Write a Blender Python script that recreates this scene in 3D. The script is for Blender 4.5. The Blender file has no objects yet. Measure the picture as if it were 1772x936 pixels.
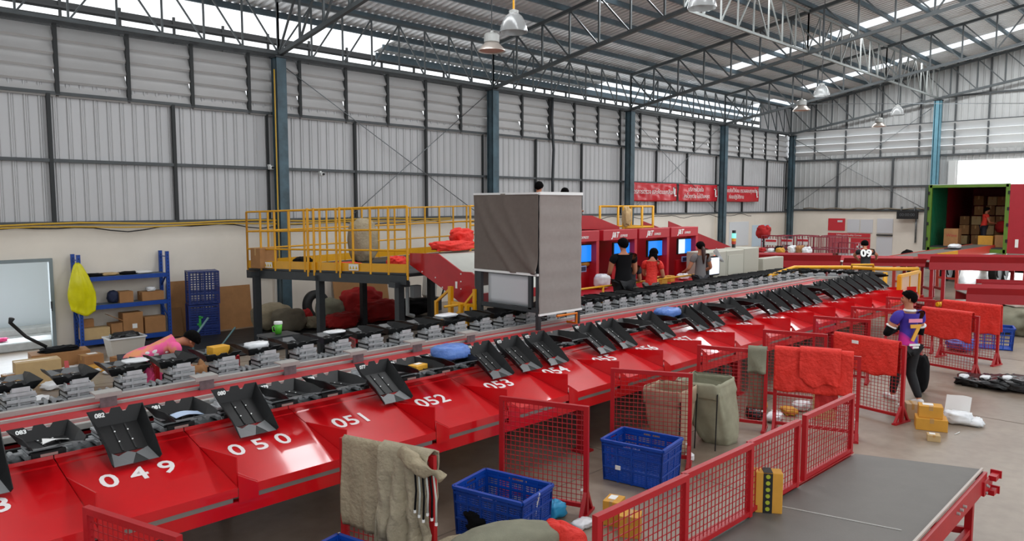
import bpy, bmesh, math, random
from mathutils import Vector, Matrix, noise
random.seed(7)
sc = bpy.context.scene
COL = sc.collection

# ------------------------------------------------------------------ camera
CX, CY, F = 886.0, 468.0, 1280.0
PITCH = math.atan((CY-354)/F)
YAW = math.atan((2150-CX)*math.cos(PITCH)/F)
CAM = Vector((0, 0, 3.05))
FW = Vector((math.cos(YAW)*math.cos(PITCH), math.sin(YAW)*math.cos(PITCH), -math.sin(PITCH)))
RT = Vector((math.sin(YAW), -math.cos(YAW), 0))
UP = RT.cross(FW)
cd = bpy.data.cameras.new('camera'); cam = bpy.data.objects.new('camera', cd); COL.objects.link(cam)
cd.sensor_width = 36; cd.lens = F*36/1772; cd.clip_end = 300; cd.clip_start = 0.05
m = Matrix.Identity(4)
for i in range(3):
    m[i][0], m[i][1], m[i][2] = RT[i], UP[i], -FW[i]
    m[i][3] = CAM[i]
cam.matrix_world = m
sc.camera = cam

# ------------------------------------------------------------------ light
w = bpy.data.worlds.new('overcast_sky'); sc.world = w; w.use_nodes = True
bg = w.node_tree.nodes['Background']
bg.inputs[0].default_value = (0.93, 0.965, 1.0, 1); bg.inputs[1].default_value = 1.72
sc.view_settings.view_transform = 'Standard'; sc.view_settings.look = 'None'
sc.view_settings.gamma = 1; sc.view_settings.use_curve_mapping = False
sc.view_settings.exposure = 0.0
try:
    sc.cycles.use_denoising = True
    sc.cycles.max_bounces = 6; sc.cycles.diffuse_bounces = 4; sc.cycles.glossy_bounces = 3
    sc.cycles.transmission_bounces = 4; sc.cycles.transparent_max_bounces = 8
    sc.cycles.caustics_reflective = False; sc.cycles.caustics_refractive = False
    sc.cycles.sample_clamp_indirect = 6
except Exception: pass

W = 17.8            # the long wall stands at Y = W
XB = 39.5           # the back wall stands at X = XB
SL = 0.168          # roof slope
def roofz(y): return 8.35 + SL*(W-y)
def area_light(name, loc, rot, sx, sy, power, col=(1, 1, 1)):
    l = bpy.data.lights.new(name, 'AREA'); l.shape = 'RECTANGLE'; l.size = sx; l.size_y = sy
    l.energy = power; l.color = col
    o = bpy.data.objects.new(name, l); COL.objects.link(o); o.location = loc; o.rotation_euler = rot
    return o
# translucent roof strips: centre x, width, inner end y, light power; second and third added out of view for chute highlights
SKYLIGHTS = [(1.6, .84, 14.0, 420), (9.15, 1.3, 14.05, 900), (17.55, 1.2, 13.9, 900), (21.4, .84, 11.5, 420), (28.95, .9, W-1.9, 1000), (36.25, .9, W-1.9, 800)]
for xx, sw, ye, pw in SKYLIGHTS:     # daylight falling through the translucent roof sheets
    yc = (ye+1.5)/2
    area_light('skylight_daylight', (xx, yc, roofz(yc)-0.30), (-math.atan(SL), 0, 0), sw, ye-1.5, pw*.62, (0.97, 0.985, 1.0))
area_light('loading_door_daylight', (XB+0.6, 6.2, 2.6), (0, math.radians(90), 0), 4.8, 6.0, 700, (0.95, 0.98, 1.0))
area_light('side_door_daylight', (3.3, W+0.9, 1.2), (math.radians(-90), 0, 0), 2.0, 2.0, 60, (0.85, 0.93, 1.0))

# ------------------------------------------------------------------ helpers
def ray(px, py): return FW*F + RT*(px-CX) - UP*(py-CY)
def on_z(px, py, z): d = ray(px, py); return CAM + d*((z-CAM.z)/d.z)
def on_y(px, py, y): d = ray(px, py); return CAM + d*(y/d.y)
def on_x(px, py, x): d = ray(px, py); return CAM + d*(x/d.x)

def lin(c):
    if isinstance(c, str):
        c = c.lstrip('#'); c = [int(c[i:i+2], 16)/255 for i in (0, 2, 4)]
    return tuple((v/12.92 if v <= .04045 else ((v+.055)/1.055)**2.4) for v in c) + (1.0,)

MATS = {}
def mat(name, col, rough=.5, metal=0.0, noise_amt=0.0, noise_scale=5.0, bump=0.0, bump_scale=40.0, spec=.5, emit=None, estr=0, coat=0, col2=None, coatr=.06, stretch=None):
    if name in MATS: return MATS[name]
    mt = bpy.data.materials.new(name); mt.use_nodes = True; nt = mt.node_tree
    b = nt.nodes['Principled BSDF']; b.inputs['Base Color'].default_value = lin(col)
    b.inputs['Roughness'].default_value = rough; b.inputs['Metallic'].default_value = metal
    b.inputs['Specular IOR Level'].default_value = spec
    if coat: b.inputs['Coat Weight'].default_value = coat; b.inputs['Coat Roughness'].default_value = coatr
    if emit: b.inputs['Emission Color'].default_value = lin(emit); b.inputs['Emission Strength'].default_value = estr
    if noise_amt or bump:
        tc = nt.nodes.new('ShaderNodeTexCoord'); mp = nt.nodes.new('ShaderNodeMapping')
        nt.links.new(tc.outputs['Object'], mp.inputs[0])
        if stretch: mp.inputs['Scale'].default_value = stretch
    if noise_amt:
        n = nt.nodes.new('ShaderNodeTexNoise'); n.inputs['Scale'].default_value = noise_scale
        n.inputs['Detail'].default_value = 5; n.inputs['Roughness'].default_value = .6
        nt.links.new(mp.outputs[0], n.inputs['Vector'])
        cr = nt.nodes.new('ShaderNodeValToRGB')
        c1 = lin(col); c2 = lin(col2) if col2 else tuple(v*(1-noise_amt) for v in c1[:3])+(1,)
        cr.color_ramp.elements[0].position = .32; cr.color_ramp.elements[0].color = c2
        cr.color_ramp.elements[1].position = .68; cr.color_ramp.elements[1].color = c1
        nt.links.new(n.outputs['Fac'], cr.inputs[0]); nt.links.new(cr.outputs[0], b.inputs['Base Color'])
    if bump:
        n2 = nt.nodes.new('ShaderNodeTexNoise'); n2.inputs['Scale'].default_value = bump_scale; n2.inputs['Detail'].default_value = 4
        bp = nt.nodes.new('ShaderNodeBump'); bp.inputs['Strength'].default_value = bump; bp.inputs['Distance'].default_value = .02
        nt.links.new(mp.outputs[0], n2.inputs['Vector'])
        nt.links.new(n2.outputs['Fac'], bp.inputs['Height']); nt.links.new(bp.outputs[0], b.inputs['Normal'])
    MATS[name] = mt
    return mt

def setp(o, label=None, cat=None, group=None, kind=None):
    if label: o['label'] = label
    if cat: o['category'] = cat
    if group: o['group'] = group
    if kind: o['kind'] = kind
    return o
def empty(name, loc, rz=0.0, label=None, cat=None, group=None):
    o = bpy.data.objects.new(name, None); COL.objects.link(o); o.location = loc; o.rotation_euler = (0, 0, rz)
    o.empty_display_size = .1
    return setp(o, label, cat, group)

class MB:
    def __init__(s): s.v = []; s.f = []; s.m = []; s.cur = 0
    def add(s, vs, fs, mi=None):
        k = len(s.v); s.v += [tuple(p) for p in vs]; s.f += [tuple(i+k for i in q) for q in fs]
        s.m += [s.cur if mi is None else mi]*len(fs); return s
    def box(s, c, d, rz=0.0, ch=0.0, mi=None, rot=None):
        hx, hy, hz = d[0]/2, d[1]/2, d[2]/2
        R = rot if rot is not None else Matrix.Rotation(rz, 3, 'Z')
        c = Vector(c)
        if ch <= 0:
            vs = [Vector((x, y, z)) for z in (-hz, hz) for y in (-hy, hy) for x in (-hx, hx)]
            fs = [(0, 2, 3, 1), (4, 5, 7, 6), (0, 1, 5, 4), (2, 6, 7, 3), (0, 4, 6, 2), (1, 3, 7, 5)]
        else:
            a = ch
            def ring(z, i):
                x, y = hx-i, hy-i
                e = max(a-i, 0.0)
                return [Vector(p) for p in ((-x+e, -y, z), (x-e, -y, z), (x, -y+e, z), (x, y-e, z), (x-e, y, z), (-x+e, y, z), (-x, y-e, z), (-x, -y+e, z))]
            vs = ring(-hz, a*.9)+ring(-hz+a, 0)+ring(hz-a, 0)+ring(hz, a*.9)
            fs = [tuple(range(7, -1, -1)), tuple(range(24, 32))]
            for k in range(3):
                for i in range(8):
                    j = (i+1) % 8; fs.append((k*8+i, k*8+j, k*8+8+j, k*8+8+i))
        return s.add([c+R@p for p in vs], fs, mi)
    def bar(s, p, q, w, h, up=(0, 0, 1), mi=None):
        p = Vector(p); q = Vector(q); d = (q-p)
        if d.length < 1e-6: return s
        L = d.length; d.normalize(); u = Vector(up)
        if abs(d.dot(u)) > .98: u = Vector((1, 0, 0)) if abs(d.x) < .9 else Vector((0, 1, 0))
        sd = d.cross(u).normalized(); u = sd.cross(d).normalized()
        R = Matrix((d, sd, u)).transposed()
        return s.box((p+q)/2, (L, w, h), rot=R, mi=mi)
    def tube(s, pts, r, n=8, caps=True, mi=None):
        pts = [Vector(p) for p in pts]; rs = r if isinstance(r, (list, tuple)) else [r]*len(pts)
        vs = []; fs = []; prev = None
        for i, p in enumerate(pts):
            if i == 0: d = pts[1]-p
            elif i == len(pts)-1: d = p-pts[i-1]
            else: d = (pts[i+1]-p).normalized()+(p-pts[i-1]).normalized()
            if d.length < 1e-9: d = Vector((0, 0, 1))
            d.normalize()
            if prev is None:
                a = Vector((0, 0, 1)) if abs(d.z) < .9 else Vector((1, 0, 0))
                u = d.cross(a).normalized()
            else:
                u = prev-d*prev.dot(d)
                if u.length < 1e-6: u = d.orthogonal()
                u.normalize()
            prev = u; vv = d.cross(u)
            for k in range(n):
                t = 2*math.pi*k/n; vs.append(p+(u*math.cos(t)+vv*math.sin(t))*rs[i])
        for i in range(len(pts)-1):
            for k in range(n):
                j = (k+1) % n; fs.append((i*n+k, i*n+j, (i+1)*n+j, (i+1)*n+k))
        if caps: fs.append(tuple(range(n-1, -1, -1))); fs.append(tuple((len(pts)-1)*n+k for k in range(n)))
        return s.add(vs, fs, mi)
    def prism(s, poly, ext, mi=None):
        poly = [Vector(p) for p in poly]; e = Vector(ext); n = len(poly)
        vs = poly+[p+e for p in poly]
        fs = [tuple(range(n-1, -1, -1)), tuple(range(n, 2*n))]+[(i, (i+1) % n, n+(i+1) % n, n+i) for i in range(n)]
        return s.add(vs, fs, mi)
    def lathe(s, prof, c=(0, 0, 0), n=24, mi=None):
        vs = []; fs = []; c = Vector(c)
        for (r, z) in prof:
            for k in range(n):
                t = 2*math.pi*k/n; vs.append(c+Vector((r*math.cos(t), r*math.sin(t), z)))
        for i in range(len(prof)-1):
            for k in range(n):
                j = (k+1) % n; fs.append((i*n+k, i*n+j, (i+1)*n+j, (i+1)*n+k))
        return s.add(vs, fs, mi)
    def grid(s, fn, nu, nv, mi=None):
        vs = [fn(i/nu, j/nv) for j in range(nv+1) for i in range(nu+1)]
        fs = [(j*(nu+1)+i, j*(nu+1)+i+1, (j+1)*(nu+1)+i+1, (j+1)*(nu+1)+i) for j in range(nv) for i in range(nu)]
        return s.add(vs, fs, mi)
    def build(s, name, mats, parent=None, smooth=False, loc=None, solid=0.0, sub=0, bev=0.0):
        me = bpy.data.meshes.new(name); me.from_pydata(s.v, [], s.f); 
        if not isinstance(mats, (list, tuple)): mats = [mats]
        for q in mats: me.materials.append(q)
        for p, mi in zip(me.polygons, s.m): p.material_index = min(mi, len(mats)-1); p.use_smooth = bool(smooth)
        me.validate(); me.update()
        o = bpy.data.objects.new(name, me); COL.objects.link(o)
        if parent: o.parent = parent
        if loc: o.location = loc
        if solid: md = o.modifiers.new('solid', 'SOLIDIFY'); md.thickness = solid; md.offset = 0
        if bev: md = o.modifiers.new('bevel', 'BEVEL'); md.width = bev; md.segments = 2; md.limit_method = 'ANGLE'
        if sub: md = o.modifiers.new('sub', 'SUBSURF'); md.levels = sub; md.render_levels = sub
        return o

def struct(o): o['kind'] = 'structure'; return o
def kids(o): return list(o.children)
def copy_tree(o, parent=None):
    c = o.copy(); COL.objects.link(c); c.parent = parent
    for ch in kids(o): copy_tree(ch, c)
    return c

def text_obj(name, body, size, material, parent, mtx, extrude=.002, shear=0.0, bold=0.0, align='CENTER', spacing=1.0):
    cu = bpy.data.curves.new(name, 'FONT'); cu.body = body; cu.size = size; cu.extrude = extrude; cu.shear = shear
    cu.offset = bold; cu.align_x = align; cu.align_y = 'CENTER'; cu.space_character = spacing; cu.resolution_u = 3
    tmp = bpy.data.objects.new(name, cu); COL.objects.link(tmp)
    dg = bpy.context.evaluated_depsgraph_get(); dg.update()
    me = bpy.data.meshes.new_from_object(tmp.evaluated_get(dg))
    bpy.data.objects.remove(tmp); bpy.data.curves.remove(cu)
    me.name = name
    me.materials.clear(); me.materials.append(material)
    o = bpy.data.objects.new(name, me); COL.objects.link(o)
    if parent: o.parent = parent
    o.matrix_local = mtx
    return o
def frame_m(origin, x, y):
    """matrix whose local x,y axes are the given directions"""
    x = Vector(x).normalized(); y = Vector(y); y = (y-x*y.dot(x)).normalized(); z = x.cross(y)
    M = Matrix((x, y, z)).transposed().to_4x4(); M.translation = Vector(origin); return M

def blob(c, d, seed=0, amp=.12, fr=3.0, nu=20, nv=12, power=.6, flat=0.0, rz=0.0):
    """a lumpy rounded pillow, for parcels in plastic and sacks; its underside is flattened at flat*height"""
    b = MB(); c = Vector(c); vs = []; fs = []
    R = Matrix.Rotation(rz, 3, 'Z')
    def sp(v, e): return math.copysign(abs(v)**e, v)
    for j in range(nv+1):
        ph = -math.pi/2+math.pi*j/nv
        for i in range(nu):
            th = 2*math.pi*i/nu
            p = Vector((sp(math.cos(ph), power)*sp(math.cos(th), power), sp(math.cos(ph), power)*sp(math.sin(th), power), sp(math.sin(ph), power)))
            k = 1+amp*noise.noise(p*fr+Vector((seed*3.1, seed*1.7, seed)))+amp*.5*noise.noise(p*fr*2.7+Vector((seed, seed*2.3, 5)))-amp*.38*abs(noise.noise(p*fr*1.9+Vector((seed*4, 2, seed))))
            p = Vector((p.x*d[0]/2*k, p.y*d[1]/2*k, p.z*d[2]/2*k))
            p.z = max(p.z, -d[2]/2)
            vs.append(c+R@p)
    for j in range(nv):
        for i in range(nu):
            q = (i+1) % nu; fs.append((j*nu+i, j*nu+q, (j+1)*nu+q, (j+1)*nu+i))
    b.add(vs, fs); return b

# ------------------------------------------------------------------ materials
M_red = mat('red_paint', '#cc0914', .3, 0, .10, 3.0, .0, 120, .4, coat=.6)
M_redf = mat('red_frame_paint', '#b30f1a', .42, 0, .15, 4.0)
M_redm = mat('red_mesh_paint', '#a8121b', .5)
M_darkred = mat('dark_red_paint', '#8d1119', .4)
M_black = mat('black_plastic', '#0f1011', .45, 0, .25, 9.0, spec=.35)
M_blackg = mat('reflection_grey_plastic', '#67696a', .4)  # pale grey stands in for light reflected on the tray lips
M_rub = mat('black_rubber', '#101112', .6)
M_alu = mat('aluminium', '#aba8a3', .5, .0, .1, 8)
M_galv = mat('galvanised_steel', '#8f9598', .38, .8, .35, 14)
M_white = mat('white_paint', '#eceeec', .5)
M_paper = mat('white_paper', '#e9e9e6', .7)
M_yel = mat('yellow_paint', '#e3a30c', .4, 0, .12, 3)
M_card = mat('cardboard', '#a9794b', .8, 0, .18, 5)
M_card2 = mat('pale_cardboard', '#c6a878', .8, 0, .12, 5)
M_carton = mat('orange_carton', '#d59a35', .7, 0, .12, 6)
M_tape = mat('brown_tape', '#b98f55', .35)
M_blue = mat('blue_plastic', '#0845a8', .38, 0, .2, 5)
M_dblue = mat('dark_blue_plastic', '#0a2a72', .42, 0, .25, 5)
M_rack = mat('rack_blue_paint', '#14459c', .4, 0, .15, 5)
M_dark = mat('dark_steel', '#34383b', .5, .2, .2, 6)
M_girt = mat('girt_grey_steel', '#54585a', .55, .2, .2, 3)
M_colp = mat('blue_grey_column_paint', '#4c6571', .5, .1, .35, 2.5, col2='#38484f')
M_purl = mat('purlin_blue_paint', '#5a6c76', .55, .1, .35, 1.5, col2='#4a565c')
M_truss = mat('truss_grey_steel', '#5b6163', .5, .2, .3, 2)
M_sheet = mat('wall_sheet_metal', '#c0c0c1', .45, .15, .08, .7, stretch=(1, 1, .2))
M_roof = mat('roof_sheet_metal', '#e6e8e9', .38, .15, .12, .8, stretch=(1.2, .25, 1))
M_mason = mat('white_masonry', '#e9e1d4', .8, 0, .1, .8, .05, 20)
M_burlap = mat('olive_burlap', '#a3967c', .9, 0, .28, 5, .9, 26)
M_burlap2 = mat('grey_burlap', '#8b8a76', .9, 0, .2, 6, .35, 160)
M_redcloth = mat('orange_red_cloth', '#e62f22', .7, 0, .14, 7, 1.0, 22)
M_redcloth2 = mat('deep_red_cloth', '#b81c1c', .8, 0, .3, 6, .4, 40)
M_greyfab = mat('taupe_fabric', '#857b74', .85, 0, .1, 14, .15, 200)
M_belt = mat('grey_belt', '#67635d', .55, 0, .12, 4, .05, 90)
M_wplas = mat('white_plastic_film', '#e4e6e8', .35)
M_skin = mat('skin', '#b8795a', .55)
M_hair = mat('black_hair', '#070606', .9, 0, .2, 40, .3, 120, spec=.1)
M_cabinet = mat('pale_grey_cabinet', '#b2b0a3', .5)
M_blackcl = mat('black_cloth', '#0b0b0e', .9, spec=.2)
M_bbag = mat('black_bin_bag', '#141516', .22, 0, 0, 5, .4, 20)

# floor: stained, slightly polished concrete
mt = bpy.data.materials.new('polished_concrete'); mt.use_nodes = True; nt = mt.node_tree; b = nt.nodes['Principled BSDF']
tc = nt.nodes.new('ShaderNodeTexCoord')
n1 = nt.nodes.new('ShaderNodeTexNoise'); n1.inputs['Scale'].default_value = .55; n1.inputs['Detail'].default_value = 8; n1.inputs['Roughness'].default_value = .65
n2 = nt.nodes.new('ShaderNodeTexNoise'); n2.inputs['Scale'].default_value = 7; n2.inputs['Detail'].default_value = 6
cr = nt.nodes.new('ShaderNodeValToRGB'); e = cr.color_ramp.elements
e[0].position = .34; e[0].color = lin('#7c6c5d'); e[1].position = .66; e[1].color = lin('#9d9081')
mx = nt.nodes.new('ShaderNodeMixRGB'); mx.blend_type = 'MULTIPLY'; mx.inputs[0].default_value = .35
cr2 = nt.nodes.new('ShaderNodeValToRGB'); cr2.color_ramp.elements[0].position = .3; cr2.color_ramp.elements[0].color = (.6, .58, .55, 1)
cr2.color_ramp.elements[1].position = .6
rr = nt.nodes.new('ShaderNodeMapRange'); rr.inputs['To Min'].default_value = .22; rr.inputs['To Max'].default_value = .5
for n_ in (n1, n2): nt.links.new(tc.outputs['Object'], n_.inputs['Vector'])
nt.links.new(n1.outputs['Fac'], cr.inputs[0]); nt.links.new(n2.outputs['Fac'], cr2.inputs[0])
nt.links.new(cr.outputs[0], mx.inputs[1]); nt.links.new(cr2.outputs[0], mx.inputs[2]); nt.links.new(mx.outputs[0], b.inputs['Base Color'])
nt.links.new(n1.outputs['Fac'], rr.inputs['Value']); nt.links.new(rr.outputs[0], b.inputs['Roughness'])
M_floor = mt
# translucent roof sheet: lets the sky through
mt = bpy.data.materials.new('translucent_roof_sheet'); mt.use_nodes = True; nt = mt.node_tree; nt.nodes.clear()
out = nt.nodes.new('ShaderNodeOutputMaterial'); tl = nt.nodes.new('ShaderNodeBsdfTranslucent'); tp = nt.nodes.new('ShaderNodeBsdfTransparent')
tl.inputs[0].default_value = (.95, .97, .97, 1); tp.inputs[0].default_value = (.95, .97, 1, 1); ms = nt.nodes.new('ShaderNodeMixShader'); ms.inputs[0].default_value = .55
nt.links.new(tl.outputs[0], ms.inputs[1]); nt.links.new(tp.outputs[0], ms.inputs[2]); nt.links.new(ms.outputs[0], out.inputs[0])
M_skyl = mt
# glass of the lamps
mt = bpy.data.materials.new('clear_ribbed_glass'); mt.use_nodes = True; b = mt.node_tree.nodes['Principled BSDF']
b.inputs['Base Color'].default_value = (.85, .88, .88, 1); b.inputs['Roughness'].default_value = .15; b.inputs['Transmission Weight'].default_value = .7
M_glass = mt

# ================================================================== THE ROOM
fl = MB(); fl.box((20, 6, -.1), (60, 34, .2)); struct(fl.build('floor', M_floor))
jl = MB()
for x in (2.2, 7.2, 12.2, 17.2, 22.2, 27.2): jl.box((x, 6, .0012), (.012, 23.4, .0024))
for y in (.8, 5.1, 9.4, 13.7): jl.box((19, y, .0012), (40, .012, .0024))
struct(jl.build('trim_1', mat('joint_sealant', '#6e6255', .8)))

# --- long wall
wl = MB()
DX0, DX1, DZ = 2.4, 4.27, 1.93       # side doorway
wl.box(((-6+DX0)/2, W+.1, 1.31), (DX0+6, .2, 2.62)); wl.box(((DX1+XB)/2, W+.1, 1.31), (XB-DX1, .2, 2.62))
wl.box(((DX0+DX1)/2, W+.1, (2.62+DZ)/2), (DX1-DX0, .2, 2.62-DZ))
wall_left = struct(wl.build('wall_left', M_mason))
def ribbed(b, x0, x1, z0, z1, pitch, dep, place):
    n = int((x1-x0)/pitch); prof = []
    for i in range(n):
        a = x0+i*pitch
        prof += [(a, 0), (a+pitch*.34, 0), (a+pitch*.42, dep), (a+pitch*.5, dep), (a+pitch*.58, 0), (a+pitch*.66, 0), (a+pitch*.70, dep*.35), (a+pitch*.76, 0)]
    prof.append((x1, 0))
    vs = []; fs = []
    for (a, d) in prof: vs += [place(a, d, z0), place(a, d, z1)]
    for i in range(len(prof)-1): fs.append((2*i, 2*i+2, 2*i+3, 2*i+1))
    b.add(vs, fs)
cl = MB(); ribbed(cl, XB-.3, XB+.2, 2.6, 6.85, .26, .03, lambda a, d, z: (a, W+.06-d, z)); ribbed(cl, 36.2, XB+.1, 6.8, 8.3, .26, .03, lambda a, d, z: (a, W+.06-d, z)); ribbed(cl, -5, XB, 2.6, 5.62, .26, .03, lambda a, d, z: (a, W+.06-d, z))
cl.build('cladding', M_sheet, wall_left)
g = MB()
for z in (2.66, 3.97, 5.36, 6.80): g.box(((XB-5)/2, W-.03, z), (XB+5, .07, .07))
g.build('girt', M_girt, wall_left)
COLX = [1.93, 9.43, 16.93, 24.5, 32.0, 39.42]
lowm = [-1.0, 1.6, 4.36, 6.88, 11.81, 14.34, 19.25, 21.78, 26.77, 29.2, 34.4, 37.0]
mm = MB()
for x in lowm: mm.box((x, W-.035, 4.0), (.075, .07, 2.7))
for x in COLX[:5]:
    mm.box((x-.22, W-.02, 4.0), (.05, .05, 2.7))
mm.build('mullion', mat('mullion_black_steel', '#26292a', .6), wall_left)
um = MB(); ups = []
x = -3.86
while x < XB-.5:
    ups.append(x); um.box((x, W-.035, 6.07), (.075, .09, 1.44)); x += 1.4
ups.append(XB-.12); um.build('upper_mullion', MATS['mullion_black_steel'], wall_left)
M_louv = mat('louvre_sheet', '#c4c3c2', .5, .1, .1, .8)
for k in range(len(ups)-1):
    lb = MB(); a, c = ups[k]+.03, ups[k+1]-.03; dx = random.uniform(-.01, .01)
    for j in range(5):
        zt = 6.80-.05-j*.285
        # each blade leans inward toward its lower edge, with a folded lip
        tw = random.uniform(-.012, .012)
        lb.add([(a, W+.10, zt), (c, W+.10, zt+tw), (c, W-.05+dx, zt-.27+tw), (a, W-.05+dx, zt-.27)], [(0, 1, 2, 3)])
        lb.add([(a, W-.05+dx, zt-.27), (c, W-.05+dx, zt-.27+tw), (c, W-.01, zt-.315+tw), (a, W-.01, zt-.315)], [(0, 1, 2, 3)])
        # end brackets, a narrow triangle of sheet
        lb.add([(c-.01, W+.10, zt), (c-.01, W-.06, zt-.27), (c-.16, W+.11, zt-.29)], [(0, 1, 2)])
    lb.build('louvre', M_louv, wall_left)
# masonry back pillars
for x in COLX[1:5]:
    pb = MB(); pb.box((x+.02, W-.06, 1.31), (.42, .12, 2.62)); pb.build('pilaster', M_mason, wall_left)
# dark canopy outside above the wall, seen through the eaves trusses
cn = MB(); cn.box((XB/2, W+3.0, 7.87), (XB+10, .06, .20)); cn.box((XB/2, W+3.0, 7.2), (XB+10, .06, .84))
for i in range(34): cn.box((-4+i*1.35, W+2.95, 7.6), (.06, .06, .9))
cn.box((XB/2, W+2.9, 7.82), (XB+10, .05, .05))
struct(cn.build('trim_2', mat('dark_canopy', '#3a3a3a', .8)))
cw = MB(); cw.box((XB/2, W+4.5, 6.9), (XB+10, 2.9, .06)); struct(cw.build('trim_3', MATS['dark_canopy']))

# --- back wall with the loading door (Y below 9.7)
wb = MB(); OY = 9.68
wb.box((XB+.1, (OY+W)/2, 1.36), (.2, W-OY, 2.72))
wb.box((XB+.1, -7.0, 1.36), (.2, 14, 2.72))
wall_back = struct(wb.build('wall_back', M_mason))
cb = MB()
ribbed(cb, OY, W+.1, 2.7, 5.6, .27, .03, lambda a, d, z: (XB+.05-d, a, z))
ribbed(cb, -13, OY, 5.1, 5.6, .27, .03, lambda a, d, z: (XB+.05-d, a, z))
n = int((W+13)/.27)+1; prof = []
for i in range(n):
    a = -13+i*.27
    prof += [(a, 0), (a+.09, 0), (a+.12, .03), (a+.15, .03), (a+.18, 0)]
vs = []; fs = []
for (a, d) in prof: vs += [(XB+.05-d, a, 6.85), (XB+.05-d, a, roofz(a)+.05)]
for i in range(len(prof)-1): fs.append((2*i, 2*i+2, 2*i+3, 2*i+1))
cb.add(vs, fs); cb.build('cladding', mat('back_wall_sheet', '#c3c5c4', .45, .15, .12, .7), wall_back)
gb = MB()
gb.box((XB-.03, (OY+W)/2, 2.76), (.08, W-OY, .1)); gb.box((XB-.03, (OY+W)/2, 3.95), (.08, W-OY, .08))
gb.box((XB-.03, 2.4, 5.38), (.08, 30.8, .09)); gb.box((XB-.03, 2.4, 6.9), (.08, 30.8, .09)); gb.box((XB-.03, 2.4, 8.1), (.08, 16, .08))
gb.build('girt', M_girt, wall_back)
mb2 = MB()
for y in (16.33, 14.75, 13.04, 11.29, 9.8, 8.45, 6.9, 5.3, 3.7): mb2.box((XB-.03, y, (5.4+roofz(y))/2), (.07, .07, roofz(y)-5.4))
for y in (15.09, 12.43): mb2.box((XB-.03, y, 4.05), (.07, .09, 2.66))
mb2.build('mullion', M_girt, wall_back)
lb = MB()
for j in range(4):
    zt = 6.90-j*.36
    for y0 in range(15):
        a = -4+y0*1.45; c = min(a+1.45, W-.05)
        if a > W: continue
        lb.add([(XB-.10, a, zt), (XB-.10, c, zt), (XB+.12, c, zt-.33), (XB+.12, a, zt-.33)], [(0, 1, 2, 3)])
lb.build('louvre', mat('bright_louvre_sheet', '#d2d4d4', .35, .1), wall_back)
jb = MB(); jb.box((XB-.03, OY+.12, 2.55), (.25, .3, 5.1)); jb.box((XB-.03, OY-.05, 2.55), (.1, .1, 5.1))
jb.build('door_jamb', mat('door_jamb_paint', '#c9ccca', .5), wall_back)
ot = MB(); ot.box((XB+4, 3, -.05), (8, 20, .1)); struct(ot.build('trim_4', mat('yard_concrete', '#c9c7c0', .8)))

wr = MB(); wr.box((-12.1, 4.4, 4.6), (.2, 27, 9.2)); struct(wr.build('wall_unseen_rear', MATS['back_wall_sheet']))  # unseen wall behind the camera, added to block sky light from there

# --- side doorway, frame and the bright yard wall behind it
df = MB(); fw_ = .07
df.box((DX1-fw_/2, W-.03, DZ/2), (fw_, .12, DZ)); df.box((DX0+fw_/2, W-.03, DZ/2), (fw_, .12, DZ)); df.box(((DX0+DX1)/2, W-.03, DZ-fw_/2), (DX1-DX0-2*fw_, .12, fw_))
door1 = struct(df.build('door_1', mat('grey_door_frame', '#7d898c', .5)))
dh = MB(); dh.box((DX1-.07, W-.11, .95), (.03, .05, .16), ch=.008); dh.box((DX1-.07, W-.13, .85), (.02, .03, .05)); dh.build('latch', M_dark, door1)
yw = MB(); yw.box((3.5, W+1.9, 1.7), (6, .15, 3.4)); struct(yw.build('wall_yard', mat('pale_blue_render', '#d7e3ea', .9)))
ys = MB(); ys.box((3.5, W+.75, .09), (3.2, 1.1, .18), ch=.02); ys.box((3.5, W+1.5, .24), (3.2, .5, .14), ch=.02); struct(ys.build('trim_5', mat('yard_step', '#c3c7c6', .9, 0, .2, 8)))
yr = blob((3.15, W+.55, .23), (.75, .22, .09), 4, .3, 5); setp(yr.build('cloth', mat('bright_pink_cloth', '#ee4c86', .8), smooth=True), 'bright pink cloth lying on the step outside the side doorway', 'cloth')

# --- roof: ribbed sheets, with translucent strips
rf = MB(); sk = MB(); Y0, Y1 = -9.0, W+1.0
def roofstrip(b, x0, x1, ya, yb, mi=0):
    n = max(1, int(round((x1-x0)/.22))); p = (x1-x0)/n; prof = []
    for i in range(n):
        a = x0+i*p; prof += [(a, 0), (a+p*.45, 0), (a+p*.55, .045), (a+p*.9, .045)]
    prof.append((x1, 0)); vs = []; fs = []
    for (a, d) in prof: vs += [(a, ya, roofz(ya)+d), (a, yb, roofz(yb)+d)]
    for i in range(len(prof)-1): fs.append((2*i, 2*i+1, 2*i+3, 2*i+2))
    b.add(vs, fs)
cur = -6.0
for s, sw, ye, pw in SKYLIGHTS:
    h_ = sw/2; roofstrip(rf, cur, s-h_, Y0, Y1); roofstrip(sk, s-h_, s+h_, Y0, ye); roofstrip(rf, s-h_, s+h_, ye, Y1); cur = s+h_
roofstrip(rf, cur, XB+.3, Y0, Y1-1.4)
# beyond the second bay the sheets run further out as an overhang
roofstrip(rf, 14.2, 25.0, Y1, W+2.45); roofstrip(sk, 25.0, XB+.3, Y1-1.4, W+2.45)
struct(rf.build('ceiling', M_roof)); struct(sk.build('window_1', M_skyl))
pl = MB()
y = W+.95
k = 0
while y > -8:
    zz = roofz(y)-.10
    pl.box((16.7, y, zz+.02), (46, .05, .16)); pl.box((16.7, y-.04, zz-.06), (46, .06, .015)); y -= 1.04
pl.box((27, W+2.35, roofz(W+2.35)-.14), (25.5, .06, .2))
pl.box((14.2+12.6, W+1.7, roofz(W+1.7)-.1), (25.5, .06, .16))
setp(pl.build('roof_purlin', M_purl), kind='structure')

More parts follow.
